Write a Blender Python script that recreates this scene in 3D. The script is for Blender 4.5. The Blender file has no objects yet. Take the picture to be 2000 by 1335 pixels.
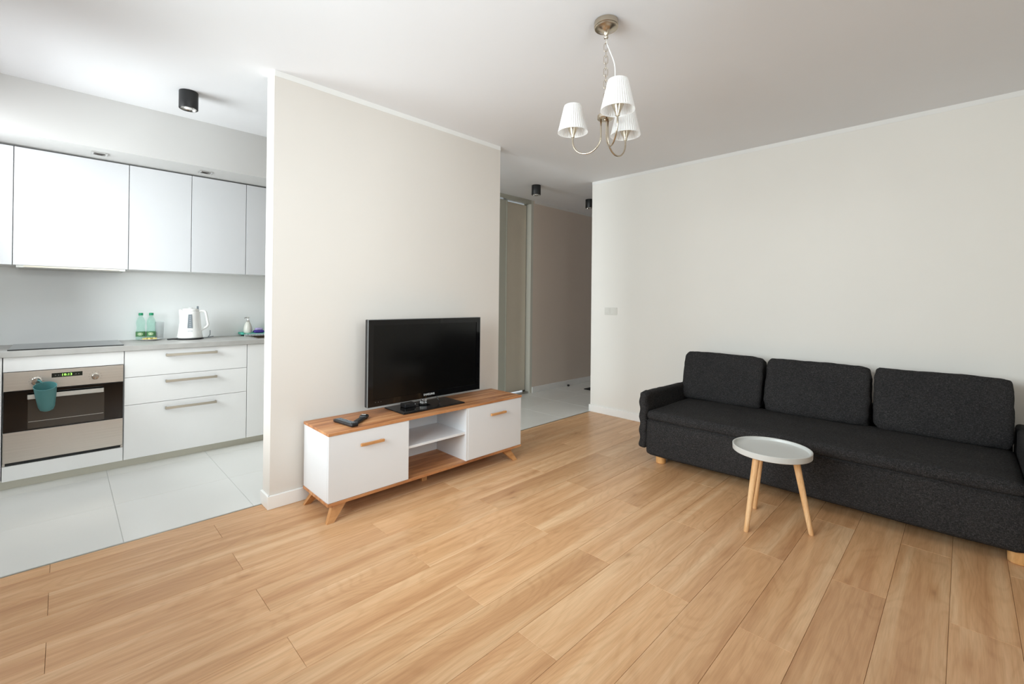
import bpy, bmesh, math, random
from mathutils import Vector, Matrix, noise

random.seed(7)
scn = bpy.context.scene
COL = scn.collection
PI = math.pi

# ------------------------------------------------------------------ camera
cam_d = bpy.data.cameras.new('camera')
cam = bpy.data.objects.new('camera', cam_d)
COL.objects.link(cam)
cam_d.sensor_width = 36.0
cam_d.sensor_fit = 'HORIZONTAL'
cam_d.lens = 36.0 * 879.2 / 2000.0
cam_d.shift_x = (1000 - 988.34) / 2000.0
cam_d.shift_y = (582.79 - 667.5) / 2000.0
cam_d.clip_start = 0.02
CAM_H = 1.266
yaw, pitch, roll = 0.7763, -0.0037, 0.0104
fw = Vector((math.sin(yaw) * math.cos(pitch), math.cos(yaw) * math.cos(pitch), -math.sin(pitch)))
rt = Vector((math.cos(yaw), -math.sin(yaw), 0))
up = rt.cross(fw)
r2 = rt * math.cos(roll) + up * math.sin(roll)
u2 = up * math.cos(roll) - rt * math.sin(roll)
m = Matrix((r2, u2, -fw)).transposed().to_4x4()
m.translation = Vector((0, 0, CAM_H))
cam.matrix_world = m
scn.camera = cam

# ------------------------------------------------------------------ world, light, exposure
scn.view_settings.view_transform = 'Standard'
scn.view_settings.look = 'None'
scn.view_settings.gamma = 1.0
scn.view_settings.use_curve_mapping = False
scn.view_settings.exposure = 0.31
world = bpy.data.worlds.new('world')
scn.world = world
world.use_nodes = True
bgn = world.node_tree.nodes['Background']
bgn.inputs[0].default_value = (0.80, 0.90, 1.0, 1)
bgn.inputs[1].default_value = 1.2
scn.cycles.max_bounces = 10
scn.cycles.diffuse_bounces = 7
scn.cycles.use_denoising = True
scn.cycles.sample_clamp_indirect = 6.0
scn.cycles.caustics_reflective = False
scn.cycles.caustics_refractive = False

# ---- room dimensions (metres)
H = 2.638           # ceiling
XW = -0.56          # window wall, inner face
YB = -0.50          # back wall, inner face
XS = 4.345          # sofa wall, inner face
YC = 3.019          # end of the sofa wall / floor border
YT = 2.914          # TV wall, front face
TX0, TX1 = 0.891, 2.772
TT = 0.13           # TV wall thickness
YK = 4.915          # kitchen back wall
YH = 4.162          # hall far wall
XH = 7.2
WIN_LIV = (0.65, 2.60, 0.80, 2.34)    # y0,y1,z0,z1
WIN_KIT = (3.25, 4.35, 0.93, 2.34)


WIN_FILL_BACK = (-0.30, 1.35, 0.85, 2.34)  # x0,x1,z0,z1; unseen opening, added for fill light
TILT = math.radians(24)                # the sky stands above the horizon


def window_light(name, c0, c1, z0, z1, watts, col, back=False, tilt=TILT):
    d = bpy.data.lights.new(name, 'AREA')
    d.shape = 'RECTANGLE'
    d.size = (c1 - c0)
    d.size_y = (z1 - z0)
    d.energy = watts
    d.color = col
    o = bpy.data.objects.new(name, d)
    COL.objects.link(o)
    if back:
        o.location = ((c0 + c1) / 2, YB - 0.42, (z0 + z1) / 2 + 0.06)
        o.rotation_euler = (PI / 2 - TILT, 0, 0)
    else:
        o.location = (XW - 0.42, (c0 + c1) / 2, (z0 + z1) / 2 + 0.06)
        o.rotation_euler = (PI / 2 - tilt, 0, -PI / 2)
    return o


window_light('daylight_living', *WIN_LIV, 132, (0.90, 0.955, 1.0))
window_light('daylight_kitchen', *WIN_KIT, 82, (0.93, 0.965, 1.0), tilt=math.radians(32))
window_light('fill_light_back', *WIN_FILL_BACK, 50, (0.90, 0.955, 1.0), back=True)  # added fill lamp, brightens the kitchen fronts and television wall

# ------------------------------------------------------------------ helpers


def tag(o, label=None, cat=None, group=None, kind=None):
    if label: o['label'] = label
    if cat: o['category'] = cat
    if group: o['group'] = group
    if kind: o['kind'] = kind
    return o


def empty(name, loc, label=None, cat=None, group=None, rz=0.0):
    o = bpy.data.objects.new(name, None)
    COL.objects.link(o)
    o.location = loc
    o.rotation_euler = (0, 0, rz)
    o.empty_display_size = 0.05
    return tag(o, label, cat, group)


def link(name, me, mat, parent=None, smooth=False):
    o = bpy.data.objects.new(name, me)
    COL.objects.link(o)
    if mat is not None and len(me.materials) == 0:
        me.materials.append(mat)
    if smooth:
        for p in me.polygons:
            p.use_smooth = True
    if parent is not None:
        o.parent = parent
    return o


BEVELLED = []


def build(name, bm, mat, parent=None, smooth=False, auto=None, loc=None):
    if any(b is bm for b in BEVELLED):      # bevelled boxes keep flat faces
        auto = None
    BEVELLED.clear()
    me = bpy.data.meshes.new(name)
    bmesh.ops.recalc_face_normals(bm, faces=bm.faces)
    bm.to_mesh(me)
    bm.free()
    o = link(name, me, mat, parent, smooth)
    if auto is not None:
        for p in me.polygons:
            p.use_smooth = True
        for e in me.edges:
            pass
        me.set_sharp_from_angle(angle=auto)
    if loc is not None:
        o.location = loc
    return o


def add_box(bm, x0, x1, y0, y1, z0, z1, bev=0.0, seg=2):
    vs = [bm.verts.new((x, y, z)) for x in (x0, x1) for y in (y0, y1) for z in (z0, z1)]
    idx = [(0, 1, 3, 2), (4, 6, 7, 5), (0, 4, 5, 1), (2, 3, 7, 6), (0, 2, 6, 4), (1, 5, 7, 3)]
    fs = [bm.faces.new([vs[i] for i in f]) for f in idx]
    if bev > 0:
        BEVELLED.append(bm)
        es = list({e for f in fs for e in f.edges})
        bmesh.ops.bevel(bm, geom=es, offset=bev, segments=seg, affect='EDGES', profile=0.5)
    return fs


def box(name, x0, x1, y0, y1, z0, z1, mat, parent=None, bev=0.0, seg=2, off=(0, 0, 0)):
    """one box mesh; coordinates in world metres, parent offset removed through off"""
    bm = bmesh.new()
    cx, cy, cz = (x0 + x1) / 2, (y0 + y1) / 2, (z0 + z1) / 2
    add_box(bm, x0 - cx, x1 - cx, y0 - cy, y1 - cy, z0 - cz, z1 - cz, bev, seg)
    o = build(name, bm, mat, parent, auto=math.radians(40) if bev else None)
    o.location = (cx - off[0], cy - off[1], cz - off[2])
    return o


def lathe(bm, prof, seg=40, cx=0, cy=0, cap=True):
    """profile of (radius, z) around a vertical axis"""
    rings = []
    for r, z in prof:
        if r < 1e-6:
            rings.append([bm.verts.new((cx, cy, z))])
        else:
            rings.append([bm.verts.new((cx + r * math.cos(2 * PI * k / seg), cy + r * math.sin(2 * PI * k / seg), z)) for k in range(seg)])
    for a, b in zip(rings, rings[1:]):
        for k in range(seg):
            k2 = (k + 1) % seg
            if len(a) == 1 and len(b) == 1:
                continue
            if len(a) == 1:
                bm.faces.new((a[0], b[k], b[k2]))
            elif len(b) == 1:
                bm.faces.new((a[k], a[k2], b[0]))
            else:
                bm.faces.new((a[k], a[k2], b[k2], b[k]))
    return rings


def tube(bm, pts, r, seg=10, closed=False):
    pts = [Vector(p) for p in pts]
    n = len(pts)
    rad = r if isinstance(r, (list, tuple)) else [r] * n
    rings = []
    prev = None
    for i, p in enumerate(pts):
        if closed:
            t = (pts[(i + 1) % n] - pts[i - 1]).normalized()
        else:
            t = (pts[min(i + 1, n - 1)] - pts[max(i - 1, 0)]).normalized()
        if prev is None:
            a = Vector((0, 0, 1)) if abs(t.z) < 0.9 else Vector((1, 0, 0))
            nrm = t.cross(a).normalized()
        else:
            nrm = (prev - t * prev.dot(t)).normalized()
        prev = nrm
        b = t.cross(nrm)
        rings.append([bm.verts.new(p + (nrm * math.cos(2 * PI * k / seg) + b * math.sin(2 * PI * k / seg)) * rad[i]) for k in range(seg)])
    m_ = n if closed else n - 1
    for i in range(m_):
        a, b = rings[i], rings[(i + 1) % n]
        for k in range(seg):
            k2 = (k + 1) % seg
            bm.faces.new((a[k], a[k2], b[k2], b[k]))
    if not closed:
        bm.faces.new(rings[0])
        bm.faces.new(list(reversed(rings[-1])))


def spline(pts, n=8):
    pts = [Vector(p) for p in pts]
    out = []
    for i in range(len(pts) - 1):
        p0 = pts[max(i - 1, 0)]; p1 = pts[i]; p2 = pts[i + 1]; p3 = pts[min(i + 2, len(pts) - 1)]
        for k in range(n):
            t = k / n
            out.append(0.5 * ((2 * p1) + (p2 - p0) * t + (2 * p0 - 5 * p1 + 4 * p2 - p3) * t * t + (3 * p1 - p0 - 3 * p2 + p3) * t ** 3))
    out.append(pts[-1])
    return out


def soft_box(sx, sy, sz, r, bulge=(0, 0, 0), cuts=14, nz=0.0, nscale=6.0, seed=0.0, fn=None):
    """rounded, puffy box centred on the origin"""
    bm = bmesh.new()
    bmesh.ops.create_cube(bm, size=2.0)
    bmesh.ops.subdivide_edges(bm, edges=bm.edges[:], cuts=cuts, use_grid_fill=True)
    h = Vector((sx / 2, sy / 2, sz / 2))
    for v in bm.verts:
        # pull the grid towards the rims so that the rounding has enough vertices
        q = Vector([math.copysign(abs(c) ** 0.75, c) if abs(c) < 1 else c for c in v.co])
        p = Vector((q.x * h.x, q.y * h.y, q.z * h.z))
        c = Vector([max(-(h[i] - r), min(h[i] - r, p[i])) for i in range(3)])
        d = p - c
        if d.length > 1e-9:
            p = c + d.normalized() * r
        u = Vector([max(-1, min(1, p[i] / h[i])) for i in range(3)])
        b = Vector((0, 0, 0))
        b.x = math.copysign(1, u.x) * bulge[0] * (1 - u.y ** 2) * (1 - u.z ** 2) * abs(u.x)
        b.y = math.copysign(1, u.y) * bulge[1] * (1 - u.x ** 2) * (1 - u.z ** 2) * abs(u.y)
        b.z = math.copysign(1, u.z) * bulge[2] * (1 - u.x ** 2) * (1 - u.y ** 2) * abs(u.z)
        p = p + b
        if nz:
            n_ = noise.noise_vector(p * nscale + Vector((seed, seed * 1.7, 3.1)))
            p = p + n_ * nz
        if fn:
            p = fn(p, u)
        v.co = p
    return bm


# ------------------------------------------------------------------ materials
MATS = {}


def srgb(r, g, b):
    f = lambda c: (c / 255.0) / 12.92 if c / 255.0 <= 0.04045 else ((c / 255.0 + 0.055) / 1.055) ** 2.4
    return (f(r), f(g), f(b), 1)


class NT:
    def __init__(self, name):
        self.m = bpy.data.materials.new(name)
        self.m.use_nodes = True
        self.t = self.m.node_tree
        self.b = self.t.nodes['Principled BSDF']
        MATS[name] = self.m

    def n(self, typ, **kw):
        nd = self.t.nodes.new(typ)
        for k, v in kw.items():
            setattr(nd, k, v)
        return nd

    def l(self, a, b):
        self.t.links.new(a, b)

    def set(self, **kw):
        for k, v in kw.items():
            self.b.inputs[k.replace('_', ' ')].default_value = v

    def mapping(self, src, scale, loc=(0, 0, 0)):
        mp = self.n('ShaderNodeMapping')
        mp.inputs['Scale'].default_value = scale
        mp.inputs['Location'].default_value = loc
        self.l(src, mp.inputs['Vector'])
        return mp.outputs[0]

    def noise(self, vec, scale, detail=3.0, rough=0.5, dist=0.0):
        nn = self.n('ShaderNodeTexNoise')
        nn.inputs['Scale'].default_value = scale
        nn.inputs['Detail'].default_value = detail
        nn.inputs['Roughness'].default_value = rough
        nn.inputs['Distortion'].default_value = dist
        self.l(vec, nn.inputs['Vector'])
        return nn.outputs['Fac']

    def ramp(self, fac, stops):
        r = self.n('ShaderNodeValToRGB')
        el = r.color_ramp.elements
        while len(el) < len(stops):
            el.new(0.5)
        for e, (p, c) in zip(el, stops):
            e.position = p
            e.color = c
        self.l(fac, r.inputs[0])
        return r.outputs[0]

    def mix(self, a, b, fac, mode='MIX'):
        mx = self.n('ShaderNodeMix', data_type='RGBA', blend_type=mode)
        ins = [i for i in mx.inputs if i.enabled]
        fi, ai, bi = mx.inputs[0], mx.inputs[6], mx.inputs[7]
        for sock, v in ((fi, fac), (ai, a), (bi, b)):
            if isinstance(v, (int, float)):
                sock.default_value = v
            elif isinstance(v, tuple):
                sock.default_value = v
            else:
                self.l(v, sock)
        return mx.outputs[2]

    def bump(self, h, strength, dist=0.001):
        bn = self.n('ShaderNodeBump')
        bn.inputs['Strength'].default_value = strength
        bn.inputs['Distance'].default_value = dist
        self.l(h, bn.inputs['Height'])
        self.l(bn.outputs[0], self.b.inputs['Normal'])


def plain(name, col, rough=0.5, metal=0.0, vary=0.03, nscale=8.0, bump=0.0, bscale=200.0, coat=0.0, spec=0.5):
    t = NT(name)
    tc = t.n('ShaderNodeTexCoord').outputs['Object']
    f = t.noise(tc, nscale, 3.0)
    lo = tuple(c * (1 - vary) for c in col[:3]) + (1,)
    hi = tuple(min(1, c * (1 + vary)) for c in col[:3]) + (1,)
    t.l(t.ramp(f, [(0.3, lo), (0.7, hi)]), t.b.inputs['Base Color'])
    t.set(Roughness=rough, Metallic=metal)
    t.b.inputs['Specular IOR Level'].default_value = spec
    if coat:
        t.b.inputs['Coat Weight'].default_value = coat
        t.b.inputs['Coat Roughness'].default_value = 0.03
    if bump:
        t.bump(t.noise(tc, bscale, 2.0), bump, 0.0006)
    return t.m


def wall_paint(name, col):
    return plain(name, col, rough=0.75, vary=0.012, nscale=1.4, bump=0.12, bscale=350, spec=0.25)


M_wall_tv = wall_paint('paint_warm_cream', srgb(217, 211, 204))
M_wall_sofa = wall_paint('paint_pale_greige', srgb(232, 229, 223))
M_wall_kit = wall_paint('paint_soft_white', srgb(208, 207, 205))
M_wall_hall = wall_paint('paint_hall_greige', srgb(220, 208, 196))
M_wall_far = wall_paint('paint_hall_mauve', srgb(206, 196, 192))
M_splash = plain('splashback_satin_grey', srgb(244, 246, 246), rough=0.35, vary=0.01, nscale=1.2)
M_ceil = wall_paint('ceiling_white', srgb(232, 232, 234))
M_trim = plain('trim_white_satin', srgb(240, 240, 238), rough=0.4, vary=0.01)
M_strip = plain('ceiling_strip_white', srgb(232, 231, 228), rough=0.6, vary=0.01)


def oak(name, tones, rough=0.36, planks=True, scale=1.0, spec=0.45, bumpy=0.10):
    """wood with the grain along local X; every object gets its own piece of tree"""
    t = NT(name)
    tc = t.n('ShaderNodeTexCoord').outputs['Object']
    oi = t.n('ShaderNodeObjectInfo').outputs['Random']
    off = t.n('ShaderNodeCombineXYZ')
    mu = t.n('ShaderNodeMath', operation='MULTIPLY'); mu.inputs[1].default_value = 37.0
    t.l(oi, mu.inputs[0])
    mu2 = t.n('ShaderNodeMath', operation='MULTIPLY'); mu2.inputs[1].default_value = 91.0
    t.l(oi, mu2.inputs[0])
    t.l(mu.outputs[0], off.inputs[0]); t.l(mu2.outputs[0], off.inputs[1]); t.l(mu.outputs[0], off.inputs[2])
    ad = t.n('ShaderNodeVectorMath', operation='ADD')
    t.l(tc, ad.inputs[0]); t.l(off.outputs[0], ad.inputs[1])
    v = ad.outputs[0]
    # broad colour drift along the board
    broad = t.noise(t.mapping(v, (0.6 * scale, 12.0 * scale, 4.0)), 1.0, 4.0, 0.55, 0.35)
    # cathedral figure: bands bent by a slow noise
    warp = t.noise(t.mapping(v, (0.9 * scale, 3.6 * scale, 1.0)), 1.0, 2.0, 0.5, 0.0)
    sep = t.n('ShaderNodeSeparateXYZ'); t.l(v, sep.inputs[0])
    my = t.n('ShaderNodeMath', operation='MULTIPLY'); my.inputs[1].default_value = 26.0 * scale
    t.l(sep.outputs[1], my.inputs[0])
    mw = t.n('ShaderNodeMath', operation='MULTIPLY'); mw.inputs[1].default_value = 42.0
    t.l(warp, mw.inputs[0])
    sm = t.n('ShaderNodeMath', operation='ADD'); t.l(my.outputs[0], sm.inputs[0]); t.l(mw.outputs[0], sm.inputs[1])
    sn = t.n('ShaderNodeMath', operation='SINE')
    m3 = t.n('ShaderNodeMath', operation='MULTIPLY'); m3.inputs[1].default_value = 3.2
    t.l(sm.outputs[0], m3.inputs[0]); t.l(m3.outputs[0], sn.inputs[0])
    mr = t.n('ShaderNodeMapRange'); mr.inputs[1].default_value = -1; mr.inputs[2].default_value = 1
    t.l(sn.outputs[0], mr.inputs[0])
    fine = t.noise(t.mapping(v, (9.0, 230.0, 40.0)), 1.0, 2.0, 0.6, 0.0)
    mid = t.noise(t.mapping(v, (3.0 * scale, 55.0 * scale, 9.0)), 1.0, 3.0, 0.6, 0.4)
    c1 = t.ramp(broad, [(0.30, tones[0]), (0.50, tones[1]), (0.68, tones[2])])
    c2 = t.mix(c1, t.ramp(mr.outputs[0], [(0.0, (0.86, 0.82, 0.77, 1)), (0.45, (1, 1, 1, 1))]), 0.45, 'MULTIPLY')
    c3 = t.mix(c2, t.ramp(fine, [(0.30, (0.84, 0.80, 0.75, 1)), (0.60, (1, 1, 1, 1))]), 0.6, 'MULTIPLY')
    c4 = t.mix(c3, t.ramp(mid, [(0.25, (0.82, 0.76, 0.69, 1)), (0.55, (1, 1, 1, 1))]), 0.55, 'MULTIPLY')
    # small knots
    vo = t.n('ShaderNodeTexVoronoi'); vo.inputs['Scale'].default_value = 1.0
    t.l(t.mapping(v, (1.9, 6.0, 2.0)), vo.inputs['Vector'])
    kn = t.ramp(vo.outputs['Distance'], [(0.0, (0.50, 0.37, 0.27, 1)), (0.07, (0.84, 0.76, 0.68, 1)), (0.22, (1, 1, 1, 1))])
    c5 = t.mix(c4, kn, 0.75 if planks else 0.3, 'MULTIPLY')
    # tone of the whole board
    tone = t.ramp(oi, [(0.0, (0.93, 0.915, 0.89, 1)), (0.5, (1, 1, 1, 1)), (1.0, (1.06, 1.06, 1.05, 1))])
    c6 = t.mix(c5, tone, 1.0 if planks else 0.3, 'MULTIPLY')
    t.l(c6, t.b.inputs['Base Color'])
    t.set(Roughness=rough)
    t.b.inputs['Specular IOR Level'].default_value = spec
    t.bump(fine, bumpy, 0.0008)
    return t.m


M_oak = oak('laminate_oak_boards', (srgb(197, 149, 107), srgb(214, 169, 126), srgb(227, 189, 149)), rough=0.34)
M_wotan = oak('stand_oak_brown', (srgb(138, 86, 54), srgb(182, 124, 80), srgb(208, 156, 110)), rough=0.45, planks=False, scale=2.2)
M_oakedge = oak('handle_honey_oak', (srgb(176, 122, 72), srgb(196, 142, 90), srgb(210, 160, 108)), rough=0.5, planks=False, scale=2.0)
M_beech = oak('beech_leg_wood', (srgb(216, 168, 116), srgb(230, 186, 136), srgb(238, 200, 154)), rough=0.42, planks=False, scale=2.0)
M_footwood = oak('sofa_foot_wood', (srgb(206, 150, 92), srgb(222, 170, 110), srgb(232, 184, 128)), rough=0.4, planks=False, scale=2.0)

M_joint = plain('floor_slab_dark', srgb(120, 88, 60), rough=0.9)
M_tile = plain('tile_pale_grey', srgb(229, 229, 225), rough=0.22, vary=0.025, nscale=1.5, spec=0.5)
M_grout = plain('grout_grey', srgb(196, 196, 192), rough=0.9)
M_alu = plain('aluminium_strip', srgb(188, 186, 180), rough=0.35, metal=1.0)
M_gloss = plain('cabinet_gloss_white', srgb(206, 207, 209), rough=0.30, vary=0.004, spec=0.25)
M_white = plain('cabinet_white', srgb(240, 240, 239), rough=0.32, vary=0.006)
M_standw = plain('stand_white_foil', srgb(216, 217, 219), rough=0.38, vary=0.006)
M_plinth = plain('plinth_greige', srgb(196, 192, 178), rough=0.4, vary=0.01)
M_dark = plain('shadow_gap_dark', srgb(60, 52, 46), rough=0.7)
M_top = plain('worktop_concrete_grey', srgb(178, 176, 172), rough=0.42, vary=0.09, nscale=9.0, bump=0.1, bscale=60)
M_black = plain('black_matte', srgb(24, 24, 25), rough=0.45, vary=0.05)
M_blackgl = plain('black_glass', srgb(8, 8, 9), rough=0.06, vary=0.02)
M_screen = plain('screen_black', srgb(7, 7, 7), rough=0.16, vary=0.02, spec=0.4)
M_plastic = plain('black_plastic', srgb(22, 22, 24), rough=0.32, vary=0.03)
M_chrome = plain('chrome', srgb(214, 212, 208), rough=0.12, metal=1.0, vary=0.01)
M_nickel = plain('brushed_nickel', srgb(196, 184, 166), rough=0.26, metal=1.0, vary=0.03, nscale=30)
M_handle = plain('handle_satin_steel', srgb(192, 184, 170), rough=0.34, metal=1.0, vary=0.03)


def brushed():
    t = NT('brushed_steel')
    tc = t.n('ShaderNodeTexCoord').outputs['Object']
    f = t.noise(t.mapping(tc, (2.0, 3.0, 420.0)), 1.0, 2.0, 0.6)
    t.l(t.ramp(f, [(0.3, srgb(176, 167, 157)), (0.7, srgb(186, 177, 167))]), t.b.inputs['Base Color'])
    t.set(Metallic=1.0, Roughness=0.34)
    t.bump(f, 0.08, 0.0004)
    return t.m


M_steel = brushed()


def fabric():
    t = NT('charcoal_heather_fabric')
    tc = t.n('ShaderNodeTexCoord').outputs['Object']
    a = t.noise(t.mapping(tc, (330, 90, 460)), 1.0, 3.0, 0.7)
    b = t.noise(t.mapping(tc, (160, 480, 130)), 1.0, 2.0, 0.7)
    c = t.noise(tc, 5.0, 3.0)
    ab = t.mix(a, b, 0.45)
    col = t.ramp(ab, [(0.34, srgb(24, 23, 24)), (0.50, srgb(42, 41, 41)), (0.64, srgb(76, 74, 74))])
    col2 = t.mix(col, t.ramp(c, [(0.3, (0.88, 0.88, 0.9, 1)), (0.7, (1.05, 1.05, 1.05, 1))]), 1.0, 'MULTIPLY')
    t.l(col2, t.b.inputs['Base Color'])
    t.set(Roughness=0.92)
    t.b.inputs['Specular IOR Level'].default_value = 0.15
    t.b.inputs['Sheen Weight'].default_value = 0.0
    t.bump(ab, 0.5, 0.0012)
    return t.m


M_fabric = fabric()


def glassy(name, col, rough=0.02, ior=1.45, alpha=None):
    t = NT(name)
    t.set(Roughness=rough, IOR=ior)
    t.b.inputs['Base Color'].default_value = col
    t.b.inputs['Transmission Weight'].default_value = 1.0
    return t.m


def pane_glass():
    m_ = bpy.data.materials.new('window_pane_glass')
    m_.use_nodes = True
    nt = m_.node_tree
    nt.nodes.clear()
    o = nt.nodes.new('ShaderNodeOutputMaterial')
    tr = nt.nodes.new('ShaderNodeBsdfTransparent')
    tr.inputs[0].default_value = (0.95, 0.97, 0.96, 1)
    gl = nt.nodes.new('ShaderNodeBsdfGlossy'); gl.inputs['Roughness'].default_value = 0.02
    fr = nt.nodes.new('ShaderNodeFresnel'); fr.inputs[0].default_value = 1.45
    mx = nt.nodes.new('ShaderNodeMixShader')
    nt.links.new(fr.outputs[0], mx.inputs[0]); nt.links.new(tr.outputs[0], mx.inputs[1]); nt.links.new(gl.outputs[0], mx.inputs[2])
    nt.links.new(mx.outputs[0], o.inputs[0])
    return m_


M_pane = pane_glass()
M_acryl = glassy('clear_acrylic', (0.9, 0.9, 0.9, 1))
M_tumbler = None


def thin_clear(name, tint, solid, k):
    m_ = bpy.data.materials.new(name)
    m_.use_nodes = True
    nt = m_.node_tree
    b = nt.nodes['Principled BSDF']
    b.inputs['Base Color'].default_value = solid
    b.inputs['Roughness'].default_value = 0.08
    tr = nt.nodes.new('ShaderNodeBsdfTransparent'); tr.inputs[0].default_value = tint
    tc = nt.nodes.new('ShaderNodeTexCoord'); no = nt.nodes.new('ShaderNodeTexNoise'); no.inputs['Scale'].default_value = 30
    nt.links.new(tc.outputs['Object'], no.inputs['Vector'])
    mr = nt.nodes.new('ShaderNodeMapRange'); mr.inputs[3].default_value = k - 0.06; mr.inputs[4].default_value = k + 0.06
    nt.links.new(no.outputs['Fac'], mr.inputs[0])
    mx = nt.nodes.new('ShaderNodeMixShader')
    nt.links.new(mr.outputs[0], mx.inputs[0])
    nt.links.new(tr.outputs[0], mx.inputs[1]); nt.links.new(b.outputs[0], mx.inputs[2])
    nt.links.new(mx.outputs[0], nt.nodes['Material Output'].inputs[0])
    return m_


M_pet = thin_clear('bottle_green_tint', (0.93, 0.99, 0.97, 1), srgb(160, 220, 200), 0.17)


def shade_mat():
    m_ = bpy.data.materials.new('pleated_white_fabric')
    m_.use_nodes = True
    nt = m_.node_tree
    b = nt.nodes['Principled BSDF']
    tc = nt.nodes.new('ShaderNodeTexCoord')
    no = nt.nodes.new('ShaderNodeTexNoise'); no.inputs['Scale'].default_value = 300
    nt.links.new(tc.outputs['Object'], no.inputs['Vector'])
    bu = nt.nodes.new('ShaderNodeBump'); bu.inputs['Strength'].default_value = 0.1; bu.inputs['Distance'].default_value = 0.0005
    nt.links.new(no.outputs['Fac'], bu.inputs['Height']); nt.links.new(bu.outputs[0], b.inputs['Normal'])
    b.inputs['Base Color'].default_value = srgb(246, 245, 244)
    b.inputs['Roughness'].default_value = 0.85
    tl = nt.nodes.new('ShaderNodeBsdfTranslucent'); tl.inputs[0].default_value = srgb(246, 243, 238)
    mx = nt.nodes.new('ShaderNodeMixShader'); mx.inputs[0].default_value = 0.35
    nt.links.new(b.outputs[0], mx.inputs[1]); nt.links.new(tl.outputs[0], mx.inputs[2])
    nt.links.new(mx.outputs[0], nt.nodes['Material Output'].inputs[0])
    return m_


M_shade = shade_mat()
M_tumbler = thin_clear('tumbler_glass', (0.985, 0.99, 0.99, 1), srgb(236, 240, 242), 0.16)
M_cable = plain('cable_white', srgb(238, 238, 236), rough=0.4)
M_kettle = plain('kettle_white_plastic', srgb(238, 238, 235), rough=0.25)
M_gauge = plain('kettle_gauge_grey', srgb(120, 128, 134), rough=0.3)
M_mark = plain('print_pale_grey', srgb(190, 194, 198), rough=0.5)
M_printdark = plain('print_dark_grey', srgb(96, 92, 88), rough=0.5)
M_cap = plain('cap_green', srgb(12, 150, 104), rough=0.4)
M_label = plain('label_green', srgb(82, 132, 84), rough=0.5)
M_labelw = plain('label_pale', srgb(196, 214, 176), rough=0.5)
M_lemon = plain('yellow_wrapping', srgb(228, 210, 132), rough=0.4)
M_china = plain('china_white', srgb(236, 236, 234), rough=0.15)
M_soap = plain('soap_ceramic', srgb(220, 220, 210), rough=0.3)
M_teal = plain('tray_teal', srgb(86, 190, 170), rough=0.5)
M_ribs = plain('tray_ribs_white', srgb(226, 232, 232), rough=0.5)
M_violet = plain('sponge_violet', srgb(66, 52, 140), rough=0.8)
M_lilac = plain('sponge_lilac', srgb(176, 166, 210), rough=0.9)
M_cup = plain('utensil_cup_teal', srgb(72, 122, 122), rough=0.45)
M_leaf = plain('leaf_green', srgb(66, 92, 40), rough=0.5, vary=0.3)
M_pot = plain('pot_grey', srgb(180, 180, 176), rough=0.6)
M_soil = plain('potting_soil', srgb(60, 44, 34), rough=0.95)
M_lacq = plain('sliding_panel_lacquer', srgb(208, 200, 184), rough=0.25, vary=0.01)
M_lframe = plain('sliding_frame_satin', srgb(206, 206, 196), rough=0.35, vary=0.01)
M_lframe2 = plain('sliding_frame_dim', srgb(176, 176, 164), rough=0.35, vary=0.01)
M_mat = plain('doormat_black', srgb(30, 28, 26), rough=0.95, bump=0.4)
M_switch = plain('switch_white', srgb(216, 214, 207), rough=0.4)
M_logo = plain('logo_silver', srgb(206, 206, 206), rough=0.4)
M_rim = plain('television_clear_rim', srgb(120, 122, 122), rough=0.15, vary=0.02)


def emit(name, col, s):
    t = NT(name)
    t.set(Roughness=0.4)
    t.b.inputs['Base Color'].default_value = col
    t.b.inputs['Emission Color'].default_value = col
    t.b.inputs['Emission Strength'].default_value = s
    return t.m


M_digit = emit('clock_digits_green', (0.35, 1.0, 0.12, 1), 1.6)
M_disp = plain('clock_window_dark', srgb(30, 34, 28), rough=0.1)


def text_mesh(name, txt, size, mat, parent, depth=0.0006, shear=0.0, space=1.0, bold=0.0):
    cu = bpy.data.curves.new(name, 'FONT')
    cu.body = txt
    cu.size = size
    cu.extrude = depth
    cu.offset = bold
    cu.space_character = space
    cu.align_x = 'CENTER'
    cu.align_y = 'CENTER'
    cu.resolution_u = 2
    tmp = bpy.data.objects.new('tmp_text', cu)
    COL.objects.link(tmp)
    dg = bpy.context.evaluated_depsgraph_get()
    me = bpy.data.meshes.new_from_object(tmp.evaluated_get(dg))
    me.name = name
    bpy.data.objects.remove(tmp)
    me.materials.clear()
    o = link(name, me, mat, parent)
    o.rotation_euler = (PI / 2, 0, 0)
    return o


# ================================================================== SETTING
def st(o):
    o['kind'] = 'structure'
    return o


def wall_boxes(name, boxes, mat):
    bm = bmesh.new()
    for b in boxes:
        add_box(bm, *b)
    return st(build(name, bm, mat))


WT = 0.25
# window wall with two openings
y0, y1, z0, z1 = WIN_LIV
a0, a1, c0, c1 = WIN_KIT
xa, xb = XW - WT, XW
wall_boxes('wall_left', [
    (xa, xb, YB - WT, y0, 0, H), (xa, xb, y0, y1, 0, z0), (xa, xb, y0, y1, z1, H),
    (xa, xb, y1, a0, 0, H), (xa, xb, a0, a1, 0, c0), (xa, xb, a0, a1, c1, H),
    (xa, xb, a1, YK + 0.1, 0, H)], M_wall_kit)
b0, b1, bz0, bz1 = WIN_FILL_BACK
wall_boxes('wall_back', [(XW, b0, YB - 0.2, YB, 0, H), (b0, b1, YB - 0.2, YB, 0, bz0), (b0, b1, YB - 0.2, YB, bz1, H),
                         (b1, XS, YB - 0.2, YB, 0, H)], M_wall_sofa)
wall_boxes('wall_right', [(XS, XS + 0.12, YB - 0.2, YC, 0, H)], M_wall_sofa)
wall_boxes('wall_hall_near', [(XS + 0.12, XH, YC - 0.12, YC, 0, H)], M_wall_far)
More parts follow.
